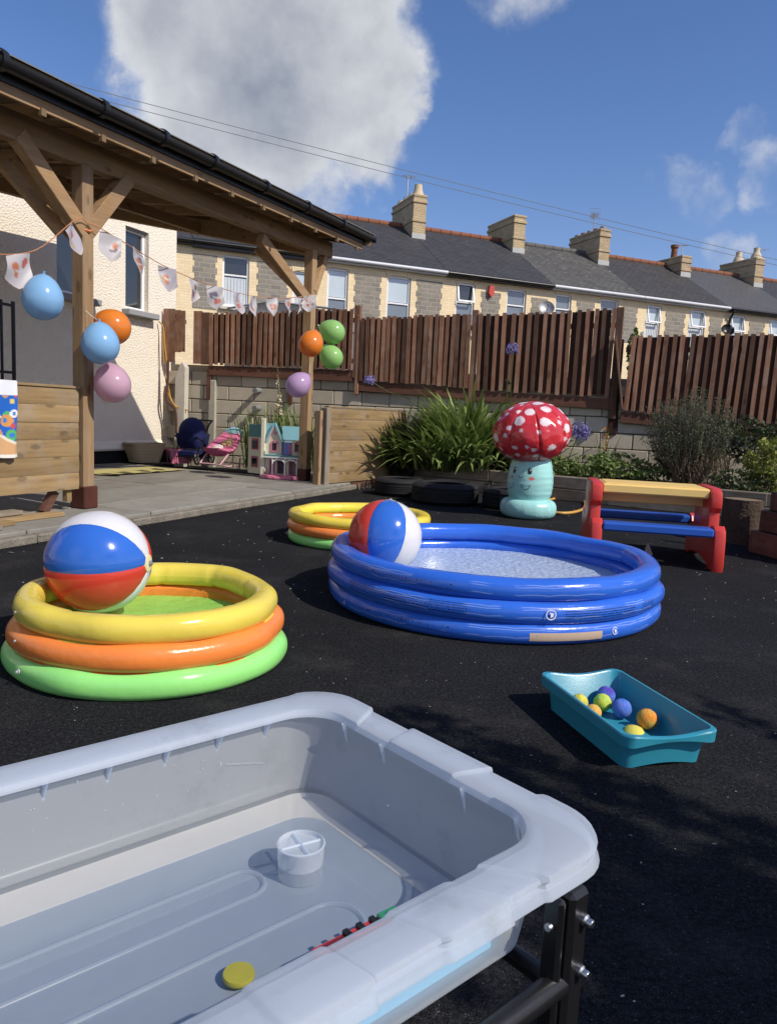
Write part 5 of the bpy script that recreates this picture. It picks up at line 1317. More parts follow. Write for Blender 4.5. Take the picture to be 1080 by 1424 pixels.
# basket
WICK, wt_, wp_ = new_mat('wicker')
tc_ = wt_.nodes.new('ShaderNodeTexCoord'); 
wv = wt_.nodes.new('ShaderNodeTexWave'); wv.bands_direction = 'Z'; wv.inputs['Scale'].default_value = 14; wv.inputs['Distortion'].default_value = 1.5; wv.inputs['Detail Scale'].default_value = 6; wt_.links.new(tc_.outputs['Object'], wv.inputs['Vector'])
nz = noise(wt_, 70, 3)
wt_.links.new(mixc(wt_, math_(wt_, 'MULTIPLY', wv.outputs[1], nz), (.42, .32, .18), (.74, .60, .38)), wp_.inputs['Base Color']); wp_.inputs['Roughness'].default_value = .85; bump(wt_, wp_, math_(wt_, 'ADD', wv.outputs[1], nz), .8, .01)
bs_ = thing('wicker_basket', 'tapered straw coloured woven basket against the house wall', 'basket', tuple(gz(201, 643, PZ)), R(50), TOYS)
random.seed(2)
m = MB(); rows_ = 13
for i in range(rows_):
    q = i/(rows_-1); L_, W_ = .44+.14*q, .30+.10*q; z = .018+.27*q
    m.tube([Vector((x*(1+.006*math.sin(j*3.1+i*3.14)), y*(1+.008*math.sin(j*3.1+i*3.14)), z+(.012*math.cos(2*math.atan2(y, x)) if i > 10 else 0))) for j, (x, y) in enumerate(rrect(L_, W_, .11, 7))], .0125, 6, closed=True)
m.build('woven_rows', WICK, bs_, smooth=60)
m = MB(); m.loops([[Vector((x, y, z)) for x, y in rrect(L_, W_, .11, 7)] for L_, W_, z in ((.43, .29, .012), (.565, .385, .285))], (True, False)); m.build('lining', plain('basket_inner', (.22, .16, .09), .9, var=.3), bs_, smooth=30)
# pink crate
cr_ = thing('plastic_crate', 'open pink plastic crate between the woven basket and the navy pram', 'crate', (-3.38, 12.02, PZ), R(35), TOYS)
m = MB(); m.loops([[Vector((x, y, z)) for x, y in rrect(L_, W_, .03, 4)] for L_, W_, z in ((.30, .22, 0), (.36, .27, .20), (.40, .31, .20), (.40, .31, .222), (.35, .26, .222), (.29, .21, .012))]); m.build('body', PINK, cr_, smooth=30)
for x in (-.08, .08): MB().bar((x, -.120, .02), (x, -.149, .195), .025, .012).build('rib', PINK, cr_)
# yellow play mat
mt = MB(); vs = []; fs = []; nx, ny = 26, 10
for i in range(nx+1):
    for j in range(ny+1):
        x, y = -.75+1.5*i/nx, -.32+.64*j/ny; e = 1 if j in (0,) else 0
        z = .006+.010*max(0, mnoise.noise(Vector((x*4, y*4, 2)))) + (.02*max(0, mnoise.noise(Vector((x*5, 7, 1)))) if j < 2 else 0)
        vs.append((x+.03*mnoise.noise(Vector((y*5, 3, 1))), y+.04*mnoise.noise(Vector((x*3, 0, 1))), z))
for i in range(nx):
    for j in range(ny): a = i*(ny+1)+j; fs.append((a, a+ny+1, a+ny+2, a+1))
mt.add(vs, fs); o = mt.build('play_mat', plain('yellow_mat', (.46, .40, .16), .85, .2, var=.35, vscale=5, dirt=.35), smooth=60, loc=pw(3.15, 2.25, PZ+.004), rz=RZU); tag(o, 'thin yellow play mat lying crumpled on the patio before the house wall', 'mat', TOYS)

# ------------------------------------------------------------------ railing, towel, cord
rl = thing('metal_railing', 'black metal railing in front of the house at the left edge', 'railing', pw(0, 2.45), RZU)
for zz in (2.02, 1.28):
    MB().box((.05, 0, zz), (2.85, .03, .03)).build('rail', M['black'], rl)
for i in range(19): MB().box((-1.35+i*.1565, 0, 1.08), (.022 if i < 18 else .035, .022, 1.97)).build('bar', M['black'], rl)
MB().box((.2, .55, .62), (2.4, .9, 1.06), bev=.02).build('step_block', M['plinth'], house, loc=(0, -1.62, 0))
tow = MB(); vs = []; fs = []; cs_ = []; nx, ny = 64, 110
random.seed(31); dots = [(U(.02, .98), U(.20, .74), U(.012, .045), random.choice(((.75, .75, .72), (.62, .30, .10), (.10, .42, .14), (.55, .08, .09), (.65, .55, .12)))) for _ in range(34)]
for j in range(ny+1):
    v = j/ny
    for i in range(nx+1):
        uq = i/nx; fold = .012*math.sin(uq*17+v*1.5)*(.2+.8*v)+.006*math.sin(uq*41+v*4)*v
        if v < .06: y = -.03-.0+.045*(.06-v)/.06*1.3; z = 1.128 - .0*(v)
        else: y = -.034-abs(fold)*1.2-.004; z = 1.128-(v-.06)*.60
        x = -1.42+uq*.72*(1-.06*v)+.012*math.sin(v*7)*v + .03*v*uq
        z -= .012*math.sin(uq*9)*v
        vs.append((x, y, z))
        c_ = (.025, .13, .50)
        if v < .24: c_ = (.74, .76, .80)
        elif v > .80+.05*math.sin(uq*14): c_ = (.60, .36, .18) if v < .96 else (.74, .72, .66)
        elif v > .76+.05*math.sin(uq*14): c_ = (.72, .66, .52)
        else:
            for (dx, dv, r_, cc) in dots:
                d = math.hypot((uq-dx)*.72, (v-dv)*.62)
                if d < r_: c_ = cc
                if d < r_*.45 and r_ > .03: c_ = (.05, .20, .55)
        cs_.append(c_)
for j in range(ny):
    for i in range(nx): a = j*(nx+1)+i; fs.append((a, a+1, a+nx+2, a+nx+1))
tow.add(vs, fs); tow.c = cs_; o = tow.build('towel', plain('printed_towel', 'Col', .95, .1, var=.08, bs=.4, bscale=300), smooth=60, loc=P0, rz=RZU)
tag(o, 'blue beach towel with white band and sea print hung over the timber panel', 'towel')
cd = MB(); hk = fl(.02, -.20); 
cd.tube(smoothpts([hk+Vector((-.07, -.02, 2.33)), hk+Vector((.0, -.02, 2.24)), hk+Vector((.03, -.02, 1.95)), hk+Vector((.07, -.02, 1.6)), hk+Vector((.10, -.02, 1.25)), hk+Vector((.20, -.02, 1.0)), hk+Vector((.42, -.02, .93))]), .012, 6)
cd.tube(smoothpts([hk+Vector((.0, -.02, 2.24)), hk+Vector((.01, -.03, 1.8)), hk+Vector((.09, -.03, 1.2)), hk+Vector((.24, -.03, .95))]), .008, 6)
tag(cd.build('hanging_cord', plain('tan_cord', (.50, .27, .07), .8, .2), smooth=True), 'tan cord hanging from a hook beside the short end piece of fence', 'cord')
cb_ = MB(); cb_.tube(smoothpts([hk+Vector((.10, -.06, 1.72)), hk+Vector((.09, -.06, 1.3)), hk+Vector((.08, -.06, 1.08)), hk+Vector((.22, -.05, .92)), hk+Vector((.24, -.05, .55))]), .022, 7)
tag(cb_.build('waste_pipe', M['rail'], smooth=True), 'dark brown pipe running down between the house corner and concrete post', 'pipe')

# ------------------------------------------------------------------ balloons and bunting
def latex(name, col, tr=.30): 
    m = vinyl(name, col, .16, var=.05, wr=.02, wscale=10, trans=tr); return m
LB, LO_, LP, LG, LL = latex('balloon_blue', (.26, .50, .78), .2), latex('balloon_orange', (.80, .24, .035), .2), latex('balloon_pink', (.66, .42, .53)), latex('balloon_green', (.36, .66, .22)), latex('balloon_lilac', (.56, .38, .60))
def balloon(label, c, rad, mat, tail, string_to=None):
    """tail = direction from centre to the knot"""
    t = thing('balloon', label, 'balloon', c, 0, 'balloons tied to the pergola posts')
    Mx = Vector(tail).normalized().to_track_quat('Z', 'Y').to_matrix(); prof = []
    n = 26
    for i in range(n+1):
        th = math.pi*i/n; z = -math.cos(th)*rad*1.02; r_ = math.sin(th)*rad
        if z > 0: z *= 1.28; r_ *= 1-.16*(z/rad/1.28)**2
        prof.append((max(r_, .0005 if i == 0 else .010), z))
    MB().lathe(prof, 32, (0, 0, 0), Mx).build('skin', mat, t, smooth=80)
    e = prof[-1][1]; MB().lathe([(.010, e-.004), (.007, e+.006), (.012, e+.016), (.014, e+.020), (.002, e+.018)], 12, (0, 0, 0), Mx).build('knot', mat, t, smooth=True)
    if string_to is not None:
        a = Mx @ Vector((0, 0, e+.012)); b_ = Vector(string_to)-Vector(c); MB().tube([a, a.lerp(b_, .5)+Vector((0, 0, -.01)), b_], .0025, 5).build('string', M['upvc'], t)
    return t
def bp_(x, y, b):
    d = px(x, y); o = Vector((0, 0, CAM_H)); k = ((P0+nn*b)-o).dot(nn)/d.dot(nn); return o+d*k
balloon('pale blue balloon hanging alone under the bunting left of the near post', bp_(60, 417, -.20), .145, LB, (.0, .1, 1), bp_(52, 385, -.12))
balloon('orange balloon behind the blue one on the near pergola post', bp_(157, 455, -.06), .150, LO_, (-1, .25, .25), pw(.10, -.0, 1.66))
balloon('pale blue balloon in front of the orange and pink ones on the near post', bp_(140, 480, -.22), .150, LB, (-.15, .25, 1), pw(.02, -.01, 1.74))
balloon('pale pink balloon lowest of the cluster on the near pergola post', bp_(157, 535, -.16), .150, LP, (-.35, .3, .9), pw(.06, -.01, 1.45))
balloon('orange balloon on the far pergola post beside two green ones', bp_(432, 479, -.22), .152, LO_, (.25, .4, .8), pw(3.84, -.04, 2.05))
balloon('upper green balloon on the far pergola post', bp_(463, 462, -.24), .155, LG, (-.85, .2, .35), pw(3.88, -.04, 1.95))
balloon('lower green balloon on the far pergola post under the other green one', bp_(461, 497, -.24), .150, LG, (-.65, .2, .7), pw(3.88, -.04, 1.92))
balloon('lilac balloon hanging lowest on the far pergola post', bp_(414, 536, -.22), .145, LL, (.75, .3, .8), pw(3.84, -.04, 1.62))
bn = thing('bunting', 'string of pale printed paper flags slung between the pergola posts', 'bunting', P0, RZU)
cord = [(-2.4, -.05, 2.15), (-1.2, -.06, 1.98), (-.95, -.06, 1.99), (-.55, -.08, 2.10), (-.12, -.05, 2.43), (.03, -.02, 2.44), (.13, -.06, 2.42), (.50, -.08, 2.34), (.9, -.08, 2.27), (1.35, -.08, 2.23), (1.8, -.08, 2.22), (2.3, -.08, 2.23), (2.8, -.08, 2.28), (3.3, -.08, 2.36), (3.78, -.06, 2.47)]
cpts = smoothpts([Vector(p) for p in cord], 6)
m = MB(); m.tube(cpts, .004, 5); m.build('string', plain('orange_string', (.45, .20, .10), .8), bn)
m = MB(); m.tube([Vector((.062+.072*math.cos(R(a_)), .062+.072*math.sin(R(a_)), 2.43+.05*math.sin(R(a_*.9)))) for a_ in range(-180, 181, 45)], .012, 6); m.tube([Vector((3.9+.075*math.cos(R(a_)), .03+.075*math.sin(R(a_)), 2.41)) for a_ in range(-180, 181, 45)], .010, 6); m.build('tie', plain('orange_ribbon', (.55, .20, .08), .7), bn, smooth=True)
def paper():
    m, t, p = new_mat('printed_paper'); a = t.nodes.new('ShaderNodeVertexColor'); a.layer_name = 'Col'
    t.links.new(a.outputs[0], p.inputs['Base Color']); p.inputs['Roughness'].default_value = .45
    tr = t.nodes.new('ShaderNodeBsdfTranslucent'); t.links.new(a.outputs[0], tr.inputs[0]); mx = t.nodes.new('ShaderNodeMixShader'); mx.inputs[0].default_value = .35
    t.links.new(p.outputs[0], mx.inputs[1]); t.links.new(tr.outputs[0], mx.inputs[2]); t.links.new(mx.outputs[0], t.nodes['Material Output'].inputs[0]); return m
PAP = paper()
def cord_at(a):
    for p, q in zip(cpts[:-1], cpts[1:]):
        if p.x <= a <= q.x and q.x > p.x: return p.lerp(q, (a-p.x)/(q.x-p.x)), (q-p).normalized()
    return cpts[-1], Vector((1, 0, 0))
random.seed(9)
for idx, (a, w_, h_, tw_, sw) in enumerate([(-1.55, .17, .18, 0, .1), (-1.03, .17, .18, .1, .2), (-.70, .18, .20, 0, .0), (-.20, .17, .19, .5, .25), (.24, .17, .19, -.5, -.2), (.55, .17, .18, .2, .35), (.95, .15, .18, -.6, .2), (1.36, .16, .18, .3, .0), (1.70, .16, .18, -.5, .05), (2.08, .16, .18, .2, 0), (2.40, .16, .18, .1, .1), (2.80, .16, .17, -.3, 0), (3.15, .16, .18, .2, 0), (3.46, .16, .17, .4, .1), (3.72, .16, .17, -.8, -.2)]):
    c0_, tdr = cord_at(a); m = MB(); w_ *= 1.12; h_ *= 1.25; vs = []; fs = []; cs_ = []; nx, ny = 14, 18
    blobs = [(U(.25, .75), U(.3, .7), U(.08, .17), random.choice(((.62, .20, .10), (.55, .16, .14), (.20, .18, .24), (.60, .42, .20)))) for _ in range(4)]
    for j in range(ny+1):
        v = j/ny
        for i in range(nx+1):
            uq = i/nx; x = (uq-.5)*w_
            bot = h_*(1-.30*abs(2*uq-1)**1.3); z = -v*bot
            y = .022*math.sin(uq*3.1+idx)*v - .05*v*v*(.5+.5*math.sin(idx*2.3)) + .012*math.sin(v*5+uq*4+idx)
            dx = sw*h_*v*.5
            xr = x*math.cos(tw_)-y*math.sin(tw_); yr = x*math.sin(tw_)+y*math.cos(tw_)
            vs.append((xr*1.0+dx, yr, z+xr*tdr.z/max(.2, tdr.x)*(1-.5*v)))
            c_ = (.60, .58, .60) if idx % 3 else (.52, .50, .56)
            for bx, bv, r_, cc in blobs:
                if math.hypot(uq-bx, v-bv) < r_: c_ = cc
            if min(uq, 1-uq) < .05 or v > .93: c_ = (.62, .56, .56)
            if abs(v-.5) < .02 and .3 < uq < .7: c_ = (.68, .66, .66)
            cs_.append(c_)
    for j in range(ny):
        for i in range(nx): k = j*(nx+1)+i; fs.append((k, k+1, k+nx+2, k+nx+1))
    m.add(vs, fs); m.c = cs_; o = m.build('flag', PAP, bn, smooth=80); o.location = c0_

# ------------------------------------------------------------------ plants
LEAF = leafmat('strap_leaf', (.065, .115, .02), (.33, .42, .13)); DARKL = leafmat('dark_twig_leaf', (.010, .014, .008), (.030, .036, .018), trans=.1)
GREY = leafmat('grey_green_leaf', (.055, .072, .04), (.17, .20, .12)); DRY = leafmat('dry_stalk', (.11, .085, .055), (.30, .24, .165), .8, .1)
LIME = leafmat('yellow_green_leaf', (.10, .14, .02), (.36, .38, .08)); IVY = leafmat('ivy_leaf', (.04, .075, .016), (.24, .31, .09)); VIO = leafmat('violet_petal', (.11, .09, .30), (.34, .30, .62)); ORF = leafmat('orange_petal', (.45, .14, .02), (.70, .30, .04)); CRM = leafmat('cream_petal', (.45, .38, .22), (.70, .62, .42)); WHP = leafmat('white_petal', (.6, .6, .55), (.8, .8, .75)); BRN = leafmat('brown_leaf', (.05, .032, .02), (.14, .09, .055), .8, .1)
def blade(mb, base, az, length, lean, w_, col, bend=1.2, seg=5, tw_=0):
    """arching strap leaf"""
    base = Vector(base); d = Vector((math.cos(az), math.sin(az), 0)); sd = Vector((-d.y, d.x, 0)); p = base.copy(); a = math.pi/2-lean; vs = []
    for i in range(seg+1):
        q = i/seg; ww = w_*(.75+.5*q)*(1 if q < .55 else max(.04, 1-((q-.55)/.45)**1.6)); k = sd*math.cos(tw_)+Vector((0, 0, 1))*math.sin(tw_)
        vs += [p-k*ww/2+Vector((0, 0, .12*ww)), p+k*ww/2+Vector((0, 0, .12*ww))]
        p = p + (d*math.cos(a)+Vector((0, 0, 1))*math.sin(a))*length/seg; a -= bend/seg
    mb.add(vs, [(2*i, 2*i+1, 2*i+3, 2*i+2) for i in range(seg)], col=(col,)*3)
def leafq(mb, p, size, col, asp=.55, nrm=None):
    p = Vector(p); n_ = nrm or Vector((U(-1, 1), U(-1, 1), U(-.2, 1))).normalized(); x = n_.orthogonal().normalized(); x = Matrix.Rotation(U(0, 6.28), 3, n_) @ x; y = n_.cross(x)
    mb.add([p-x*size*.5, p+y*size*asp*.5+n_*size*.06, p+x*size*.5, p-y*size*asp*.5+n_*size*.06], [(0, 1, 2, 3)], col=(col,)*3)
def stems(mb, pts, r): mb.tube(pts, r, 5)
# agapanthus clump
C_ = Vector((1.10, 11.0, .25))
ag = thing('agapanthus_clump', 'big clump of strappy green leaves with blue flower heads in the raised bed', 'plant', C_)
random.seed(41); m = MB(); mdk = MB()
for _ in range(1750):
    ox, oy = random.gauss(0, .40), random.gauss(0, .18); az = math.atan2(oy, ox)+random.gauss(0, .75); out = min(1, math.hypot(ox*.8, oy*1.3)/.45)
    L_ = U(.80, 1.32)*(1.05-.2*out); blade(m, (ox*1.05, oy-.12*out, U(-.02, .30)*(1-out)+.02), az, L_, .10+.70*out*U(.5, 1.15)+U(0, .15), U(.028, .048), U(0, 1)**.9, U(.5, 1.5))
m.build('leaves', LEAF, ag, kind='stuff', smooth=60, fix=False)
m = MB()
for _ in range(420):
    ox = U(-.75, .75); blade(m, (ox, U(-.42, -.15), U(-.02, .10)), U(-2.6, -.5), U(.2, .45), U(.3, 1.2), U(.010, .022), U(0, 1), 1.2, 3)
for _ in range(90): blade(m, (random.gauss(0, .38), random.gauss(0, .15)-.05, U(0, .2)), U(0, 6.28), U(.5, .95), U(.3, 1.1), U(.016, .03), U(.3, 1), U(.8, 2.2))
m.build('dead_leaves', BRN, ag, kind='stuff', smooth=60, fix=False)
def umbel(parent, p, rad, n=46, mat=None, drop=0.0):
    m = MB(); p = Vector(p)
    for _ in range(n):
        v = Vector((U(-1, 1), U(-1, 1), U(-.55, 1))).normalized(); q = p+v*rad*U(.65, 1.0); m.tube([p, q], .0022, 3, col=(.3,)*3)
        for k in range(5):
            a_ = k*1.257; o_ = v.orthogonal().normalized(); o_ = Matrix.Rotation(a_, 3, v) @ o_; leafq(m, q+v*.012+o_*.013, .034, U(.1, 1), .45, (v+o_*.6).normalized())
    return m.build('flower_head', mat or VIO, parent, fix=False)
def stalk(parent, pts, r=.006, mat=None): m = MB(); m.tube(smoothpts([Vector(p) for p in pts], 5), r, 6); return m.build('flower_stalk', mat or LEAF, parent, smooth=True)
def rel(x, y, Y, C): return at(x, y, Y)-C
f1 = rel(712, 486, 10.9, C_); stalk(ag, [(.55, 0, .3), ((.55+f1.x)/2+.02, f1.y*.5, f1.z*.62), tuple(f1)]); umbel(ag, f1, .095)
f2 = rel(514, 529, 10.95, C_); stalk(ag, [(-.35, 0, .35), rel(575, 560, 10.95, C_), rel(540, 545, 10.95, C_), tuple(f2)]); umbel(ag, f2+Vector((0, 0, -.0)), .08, 34)
f3 = rel(706, 531, 10.9, C_); stalk(ag, [(.5, 0, .3), tuple(f3)]); umbel(ag, f3, .035, 14, BRN)
a2 = Vector((2.35, 10.45, .25)); g2 = thing('agapanthus_plant', 'agapanthus with round violet blue flower head behind the mushroom cap', 'plant', a2)
m = MB()
for _ in range(70): blade(m, (random.gauss(0, .08), random.gauss(0, .06), 0), U(0, 6.28), U(.3, .55), U(.1, .8), U(.018, .028), U(0, .8), 1.1)
m.build('leaves', LEAF, g2, kind='stuff', smooth=60, fix=False); f4 = rel(805, 601, 10.3, a2); stalk(g2, [(0, 0, 0), (f4.x*.6, f4.y*.6, f4.z*.6), tuple(f4)]); umbel(g2, f4, .145, 90)
# sword leaf plants behind the dolls house
for i, (xx, YY, n_, hh, sprd, lb) in enumerate(((349, 11.75, 40, 1.02, .08, 'small tuft of sword shaped leaves left behind the dolls house'), (400, 11.55, 210, 1.02, .26, 'tall sword leaved plant with a cream flower spike behind the dolls house'))):
    c_ = at(xx, 640, YY); c_.z = .09; pt_ = thing('sword_plant', lb, 'plant', c_, 0, 'sword leaved plants behind the dolls house'); m = MB()
    for _ in range(n_): blade(m, (random.gauss(0, sprd), random.gauss(0, .08), 0), U(0, 6.28), hh*U(.65, 1.1), U(.03, .30), U(.016, .028), U(.05, .8), U(.1, .6))
    m.build('leaves', LEAF, pt_, kind='stuff', smooth=60, fix=False)
    if i:
        s0 = at(388, 590, 11.3)-c_; s1 = at(386, 508, 11.3)-c_; stalk(pt_, [tuple(s0-Vector((0, 0, .5))), tuple(s0), tuple(s1)]); m = MB()
        for k in range(60):
            q = k/60; p = s0.lerp(s1, .15+.85*q); 
            for _ in range(2): leafq(m, p+Vector((U(-1, 1), U(-1, 1), U(-.4, .6)))*.05*(1.1-q), .06*(1.15-q), U(0, 1), .7)
        m.build('flower_spike', CRM, pt_, fix=False)
# twiggy dark plant by the panel
c_ = Vector((.13, 10.95, .2)); tp_ = thing('twiggy_plant', 'dark twiggy shrublet spilling past the end of the right timber panel', 'plant', c_); m = MB(); ms = MB()
for _ in range(75):
    b_ = Vector((U(-.12, .25), U(-.2, .2), U(-.2, .1))); e_ = b_+Vector((U(-.42, .2), U(-.2, .1), U(.3, .72))); ms.tube([b_, b_.lerp(e_, .5)+Vector((U(-.04, .04), 0, .04)), e_], [.007, .005, .002], 4, col=(U(0, 1),)*3)
    for k in range(14): leafq(m, b_.lerp(e_, U(.2, 1))+Vector((U(-.03, .03), U(-.03, .03), U(-.03, .03))), U(.03, .065), U(0, 1), .35)
ms.build('stems', DARKL, tp_, fix=False); m.build('leaves', DARKL, tp_, kind='stuff', fix=False)
# grey-green bush
c_ = Vector((3.93, 10.02, .25)); gb_ = thing('lavender_bush', 'tall grey green feathery bush with dry brown stalks below, behind the picnic table', 'bush', c_); random.seed(51); m = MB(); ms = MB(); md = MB()
for _ in range(330):
    a_ = U(0, 6.28); rr2 = U(0, 1)**.5; b_ = Vector((.16*rr2*math.cos(a_), .12*rr2*math.sin(a_), U(0, .15))); lean_ = Vector((math.cos(a_)*rr2*.44, math.sin(a_)*rr2*.3, 0)); hh = U(.75, 1.32)*(1-.25*rr2)
    e_ = b_+lean_+Vector((random.gauss(0, .04), 0, hh)); mid = b_.lerp(e_, .5)+lean_*.18; ms.tube([b_, mid, e_], [.006, .004, .0015], 3, col=(U(0, 1),)*3)
    for k in range(30):
        q = U(.30, 1.0); p = b_.lerp(mid, q*2) if q < .5 else mid.lerp(e_, q*2-1); leafq(m, p+Vector((U(-1, 1), U(-1, 1), U(-.6, .8)))*.035, U(.03, .075), U(0, 1), .20)
for _ in range(380):
    b_ = Vector((U(-.22, .42), U(-.35, .0), U(.0, .3))); blade(md, b_, U(0, 6.28), U(.18, .5), U(.0, 1.0), U(.006, .013), U(0, 1), U(.2, 1.4), 3)
ms.build('stems', DRY, gb_, fix=False); m.build('leaves', GREY, gb_, kind='stuff', fix=False); md.build('dry_stalks', DRY, gb_, kind='stuff', fix=False)
# yellow-green shrub, climber, dark ivy, ground cover, orange flower
def leafcloud(name, label, cat, c, rads, n, size, mat, gaps=.42, asp=.6, grp=None, kindname='leaves', z0=0.0, stemmat=DRY):
    t = thing(name, label, cat, c, 0, grp); m = MB(); k = 0; tries = 0
    while k < n and tries < n*12:
        tries += 1; v = Vector((U(-1, 1), U(-1, 1), U(-1, 1)))
        if v.length > 1: continue
        if mnoise.noise(v*2.6+Vector(c)*3) < gaps-.6+.25*v.length: continue
        p = Vector((v.x*rads[0], v.y*rads[1], v.z*rads[2]+rads[2]+z0)); leafq(m, p, size*U(.55, 1.3), min(1, max(0, .15+.75*U(0, 1)+.1*v.z)), asp); k += 1
    m.build(kindname, mat, t, kind='stuff', fix=False)
    ms = MB()
    for _ in range(14):
        e_ = Vector((U(-.7, .7)*rads[0], U(-.6, .6)*rads[1], rads[2]*U(.7, 1.7)+z0)); ms.tube([(e_.x*.2, e_.y*.2, z0*0), e_*.5+Vector((U(-.05, .05), 0, .05)), e_], [.010, .007, .003], 4)
    ms.build('stems', stemmat, t, fix=False); return t
random.seed(61)
leafcloud('yellow_shrub', 'yellow green leafy shrub in sun at the right end of the bed', 'shrub', (4.62, 9.22, .22), (.36, .30, .38), 1700, .065, LIME, .52, .5)
leafcloud('ivy_mound', 'dark ivy hanging below the right fence panel at the frame edge', 'ivy', (4.75, 9.95, .55), (.75, .16, .34), 900, .075, leafmat('dark_ivy', (.018, .03, .012), (.07, .10, .035)), .45)  # leaves of a darker green than the other ivy
leafcloud('ground_cover', 'low sunny ground cover plant between mushroom and grey green bush', 'plant', (3.05, 10.20, .16), (.76, .36, .25), 3000, .060, IVY, .50, .55)
leafcloud('low_weed', 'patch of small leaves low beside the mushroom stem in the bed', 'plant', (2.25, 10.18, .14), (.40, .22, .20), 800, .055, IVY, .46)
leafcloud('trailing_plant', 'dark leafy plant at the foot of the yellow green shrub', 'plant', (4.25, 9.18, .16), (.42, .28, .20), 900, .055, leafmat('mid_green_leaf', (.02, .035, .012), (.10, .13, .05)), .48)
cl_ = leafcloud('climbing_plant', 'climbing plant with white flowers in the gap between the right fence panels', 'climber', (3.42, 11.05, 1.62), (.11, .12, .40), 260, .085, IVY, .40, .7)
m = MB()
for _ in range(7):
    p = Vector((U(-.08, .08), -.12, U(.2, .72)))
    for k in range(5): leafq(m, p+Vector((U(-.02, .02), 0, U(-.02, .02))), .05, U(0, 1), .7)
m.build('flowers', WHP, cl_, fix=False)
c_ = at(838, 640, 10.55); c_.z = .25; cr2 = thing('crocosmia', 'thin plant with small orange flowers against the block wall', 'plant', c_); m = MB()
for _ in range(26): blade(m, (random.gauss(0, .05), random.gauss(0, .04), 0), U(0, 6.28), U(.35, .75), U(.05, .35), .014, U(.1, .8), .5)
m.build('leaves', LEAF, cr2, kind='stuff', fix=False); stalk(cr2, [(0, 0, 0), (.01, -.02, .45), (.03, -.03, .72)], .004); m = MB()
for _ in range(46): leafq(m, (.0+random.gauss(0, .03), -.03+random.gauss(0, .02), U(.36, .74)), U(.025, .05), U(0, 1), .5)
m.build('flowers', ORF, cr2, fix=False)
# weeds at the panel foot
m = MB(); random.seed(71)
for _ in range(420):
    q = U(0, 1); p = pr0.lerp(pr1, q)+Vector((U(-.02, .14), U(-.10, .02), 0)); blade(m, (p.x, p.y, .0), U(0, 6.28), U(.04, .13), U(.1, .9), U(.004, .010), U(0, 1), 1, 3)
m.build('weeds', DRY, kind='stuff', fix=False)
m = MB()
for _ in range(160):
    p = gz(U(560, 640), U(668, 682), .22); leafq(m, (p.x, p.y, .285+U(0, .02)), U(.03, .07), U(0, 1), .5)
# scattered bits on the ground
random.seed(81); m = MB()
for _ in range(620):
    Y = U(1.2, 9.5); X = U(-.55, .56)*Y; r_ = U(.0008, .0022) if Y < 4 else U(.0015, .0045); p = Vector((X, Y, r_*.4)); a_ = U(0, 6.28)
    if (p.xy-Vector((-.926, 2.947))).length < .56 or (p.xy-Vector((.593, 4.198))).length < .94 or (p.xy-Vector((-.22, 5.965))).length < .6 or (p.xy-Vector((.79, 2.38))).length < .33: continue
    if (p-P0).dot(nn) > -.64 : continue
    m.box(p, (r_*2*U(.8, 1.8), r_*U(.8, 1.6), r_*.8), rotm(z=math.degrees(a_)), col=(U(.2, 1),)*3)
m.build('grit', leafmat('pale_grit', (.10, .09, .08), (.55, .52, .47), .9, .0), kind='stuff')
m = MB()
for (x, y, sz) in ((15, 770, .05), (238, 696, .06), (905, 905, .012), (876, 1166, .012), (992, 1178, .012), (660, 735, .02), (905, 758, .05), (640, 760, .03), (1020, 860, .02)):
    p = gz(x, y); leafq(m, (p.x, p.y, .008), sz, U(.5, 1), .5, Vector((.1, .2, 1)).normalized())
m.build('leaf_litter', leafmat('dry_leaf', (.35, .30, .22), (.6, .55, .45), .9, .1), kind='stuff', fix=False)
pp = gz(912, 765); tag(MB().prism([(-.04, 0), (.045, .01), (-.01, .10)], -.008, .008).build('paper_scrap', M['whiteconc'], loc=(2.05, 5.86, 0), rz=.4), 'folded pale scrap of card standing under the picnic table', 'card')

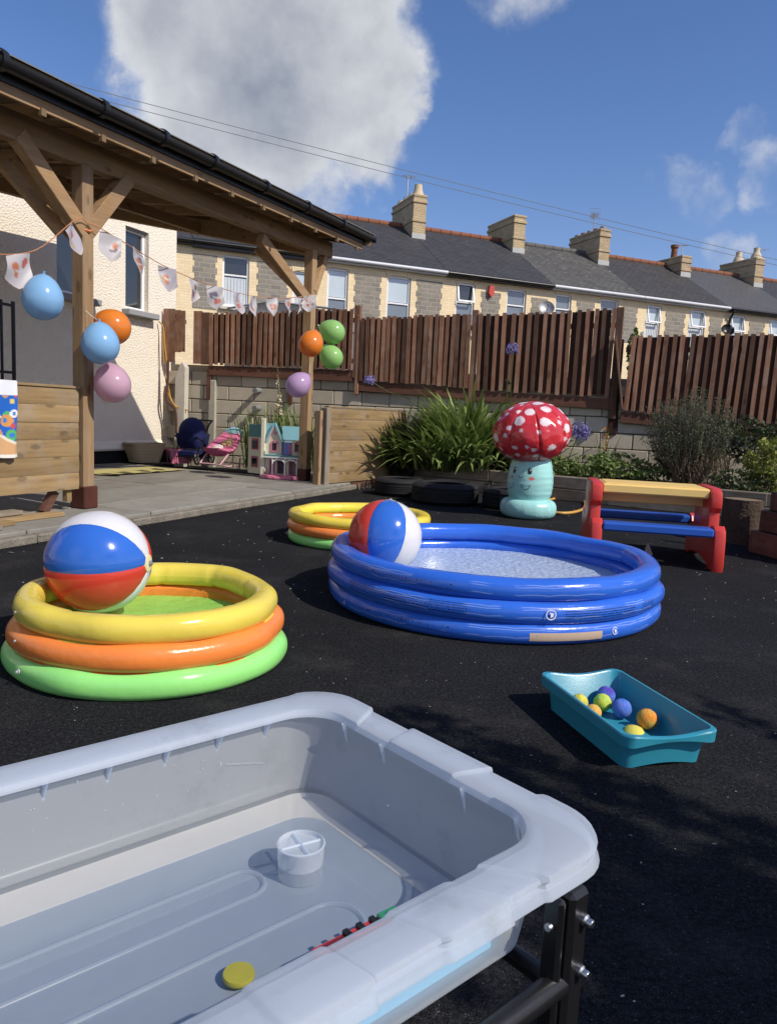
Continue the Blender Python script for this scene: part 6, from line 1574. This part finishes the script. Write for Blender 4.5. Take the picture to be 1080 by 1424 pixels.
# ------------------------------------------------------------------ garden tree to the right of the camera (throws the dappled shade)
random.seed(91)
tr_ = thing('garden_tree', 'leafy garden tree standing outside the frame to the right of the water tray', 'tree', (5.0, -1.1, 0))
TL = Vector((5.0, -1.1, 0)); sd_ = Vector((.85, -.563, 1.0)); m = MB(); br = MB()
br.tube([(0, 0, 0), (.05, .05, 1.2), (-.1, .1, 2.6), (-.3, .3, 4.2)], [.16, .13, .10, .05], 10)
def cluster(gx, gy, h, n, sp, ls):
    c = Vector((gx, gy, 0))+sd_*h
    for _ in range(n): p = c+Vector((random.gauss(0, sp), random.gauss(0, sp), random.gauss(0, sp))); leafq(m, p-TL, U(.6, 1.3)*ls, U(0, 1), .5)
    return c-TL
def inshade(gx, gy):
    """dense part of the crown's shade"""
    edge = 1.62-.55*(gx-.75) if gx > .75 else 1.45-1.6*(.75-gx)
    return edge-gy
k = 0
while k < 1150:
    gx, gy = U(.42, 3.4), U(-1.3, 2.6); e = inshade(gx, gy)+.20*mnoise.noise(Vector((gx*4, gy*4, 0)))
    if e < 0: continue
    h = U(2.5, 4.3)
    if min(1, .35+e*3) < U(0, 1): continue
    c = cluster(gx, gy, h, 26, .085, .10); k += 1
    if k % 16 == 0: br.tube([Vector((-.1, .1, U(1.8, 3.6))), c*.5+Vector((0, 0, 1.5)), c], [.03, .018, .005], 5)
# whippy twigs reaching further out
for (a, b, n_) in (((.22, 2.42), (.95, 1.72), 30), ((.30, 2.15), (.85, 1.55), 34), ((.42, 1.80), (1.0, 1.45), 30), ((.70, 2.02), (1.25, 1.62), 20), ((.16, 2.30), (.55, 1.9), 16), ((1.34, 2.62), (1.9, 1.6), 14)):
    h0, h1 = U(2.6, 3.0), U(2.8, 3.4); A = Vector((*a, 0))+sd_*h0-TL; B = Vector((*b, 0))+sd_*h1-TL; br.tube([B+(B-A)*.6, B, A.lerp(B, .5)+Vector((0, 0, .04)), A], [.014, .010, .007, .003], 5)
    for i in range(n_):
        q = U(0, 1)**.8; p = A.lerp(B, q); 
        for _ in range(8): leafq(m, p+Vector((random.gauss(0, .035), random.gauss(0, .035), random.gauss(0, .035))), U(.05, .11), U(0, 1), .45)
br.build('trunk', M['bark'], tr_, smooth=True); m.build('crown', IVY, tr_, kind='stuff', fix=False)
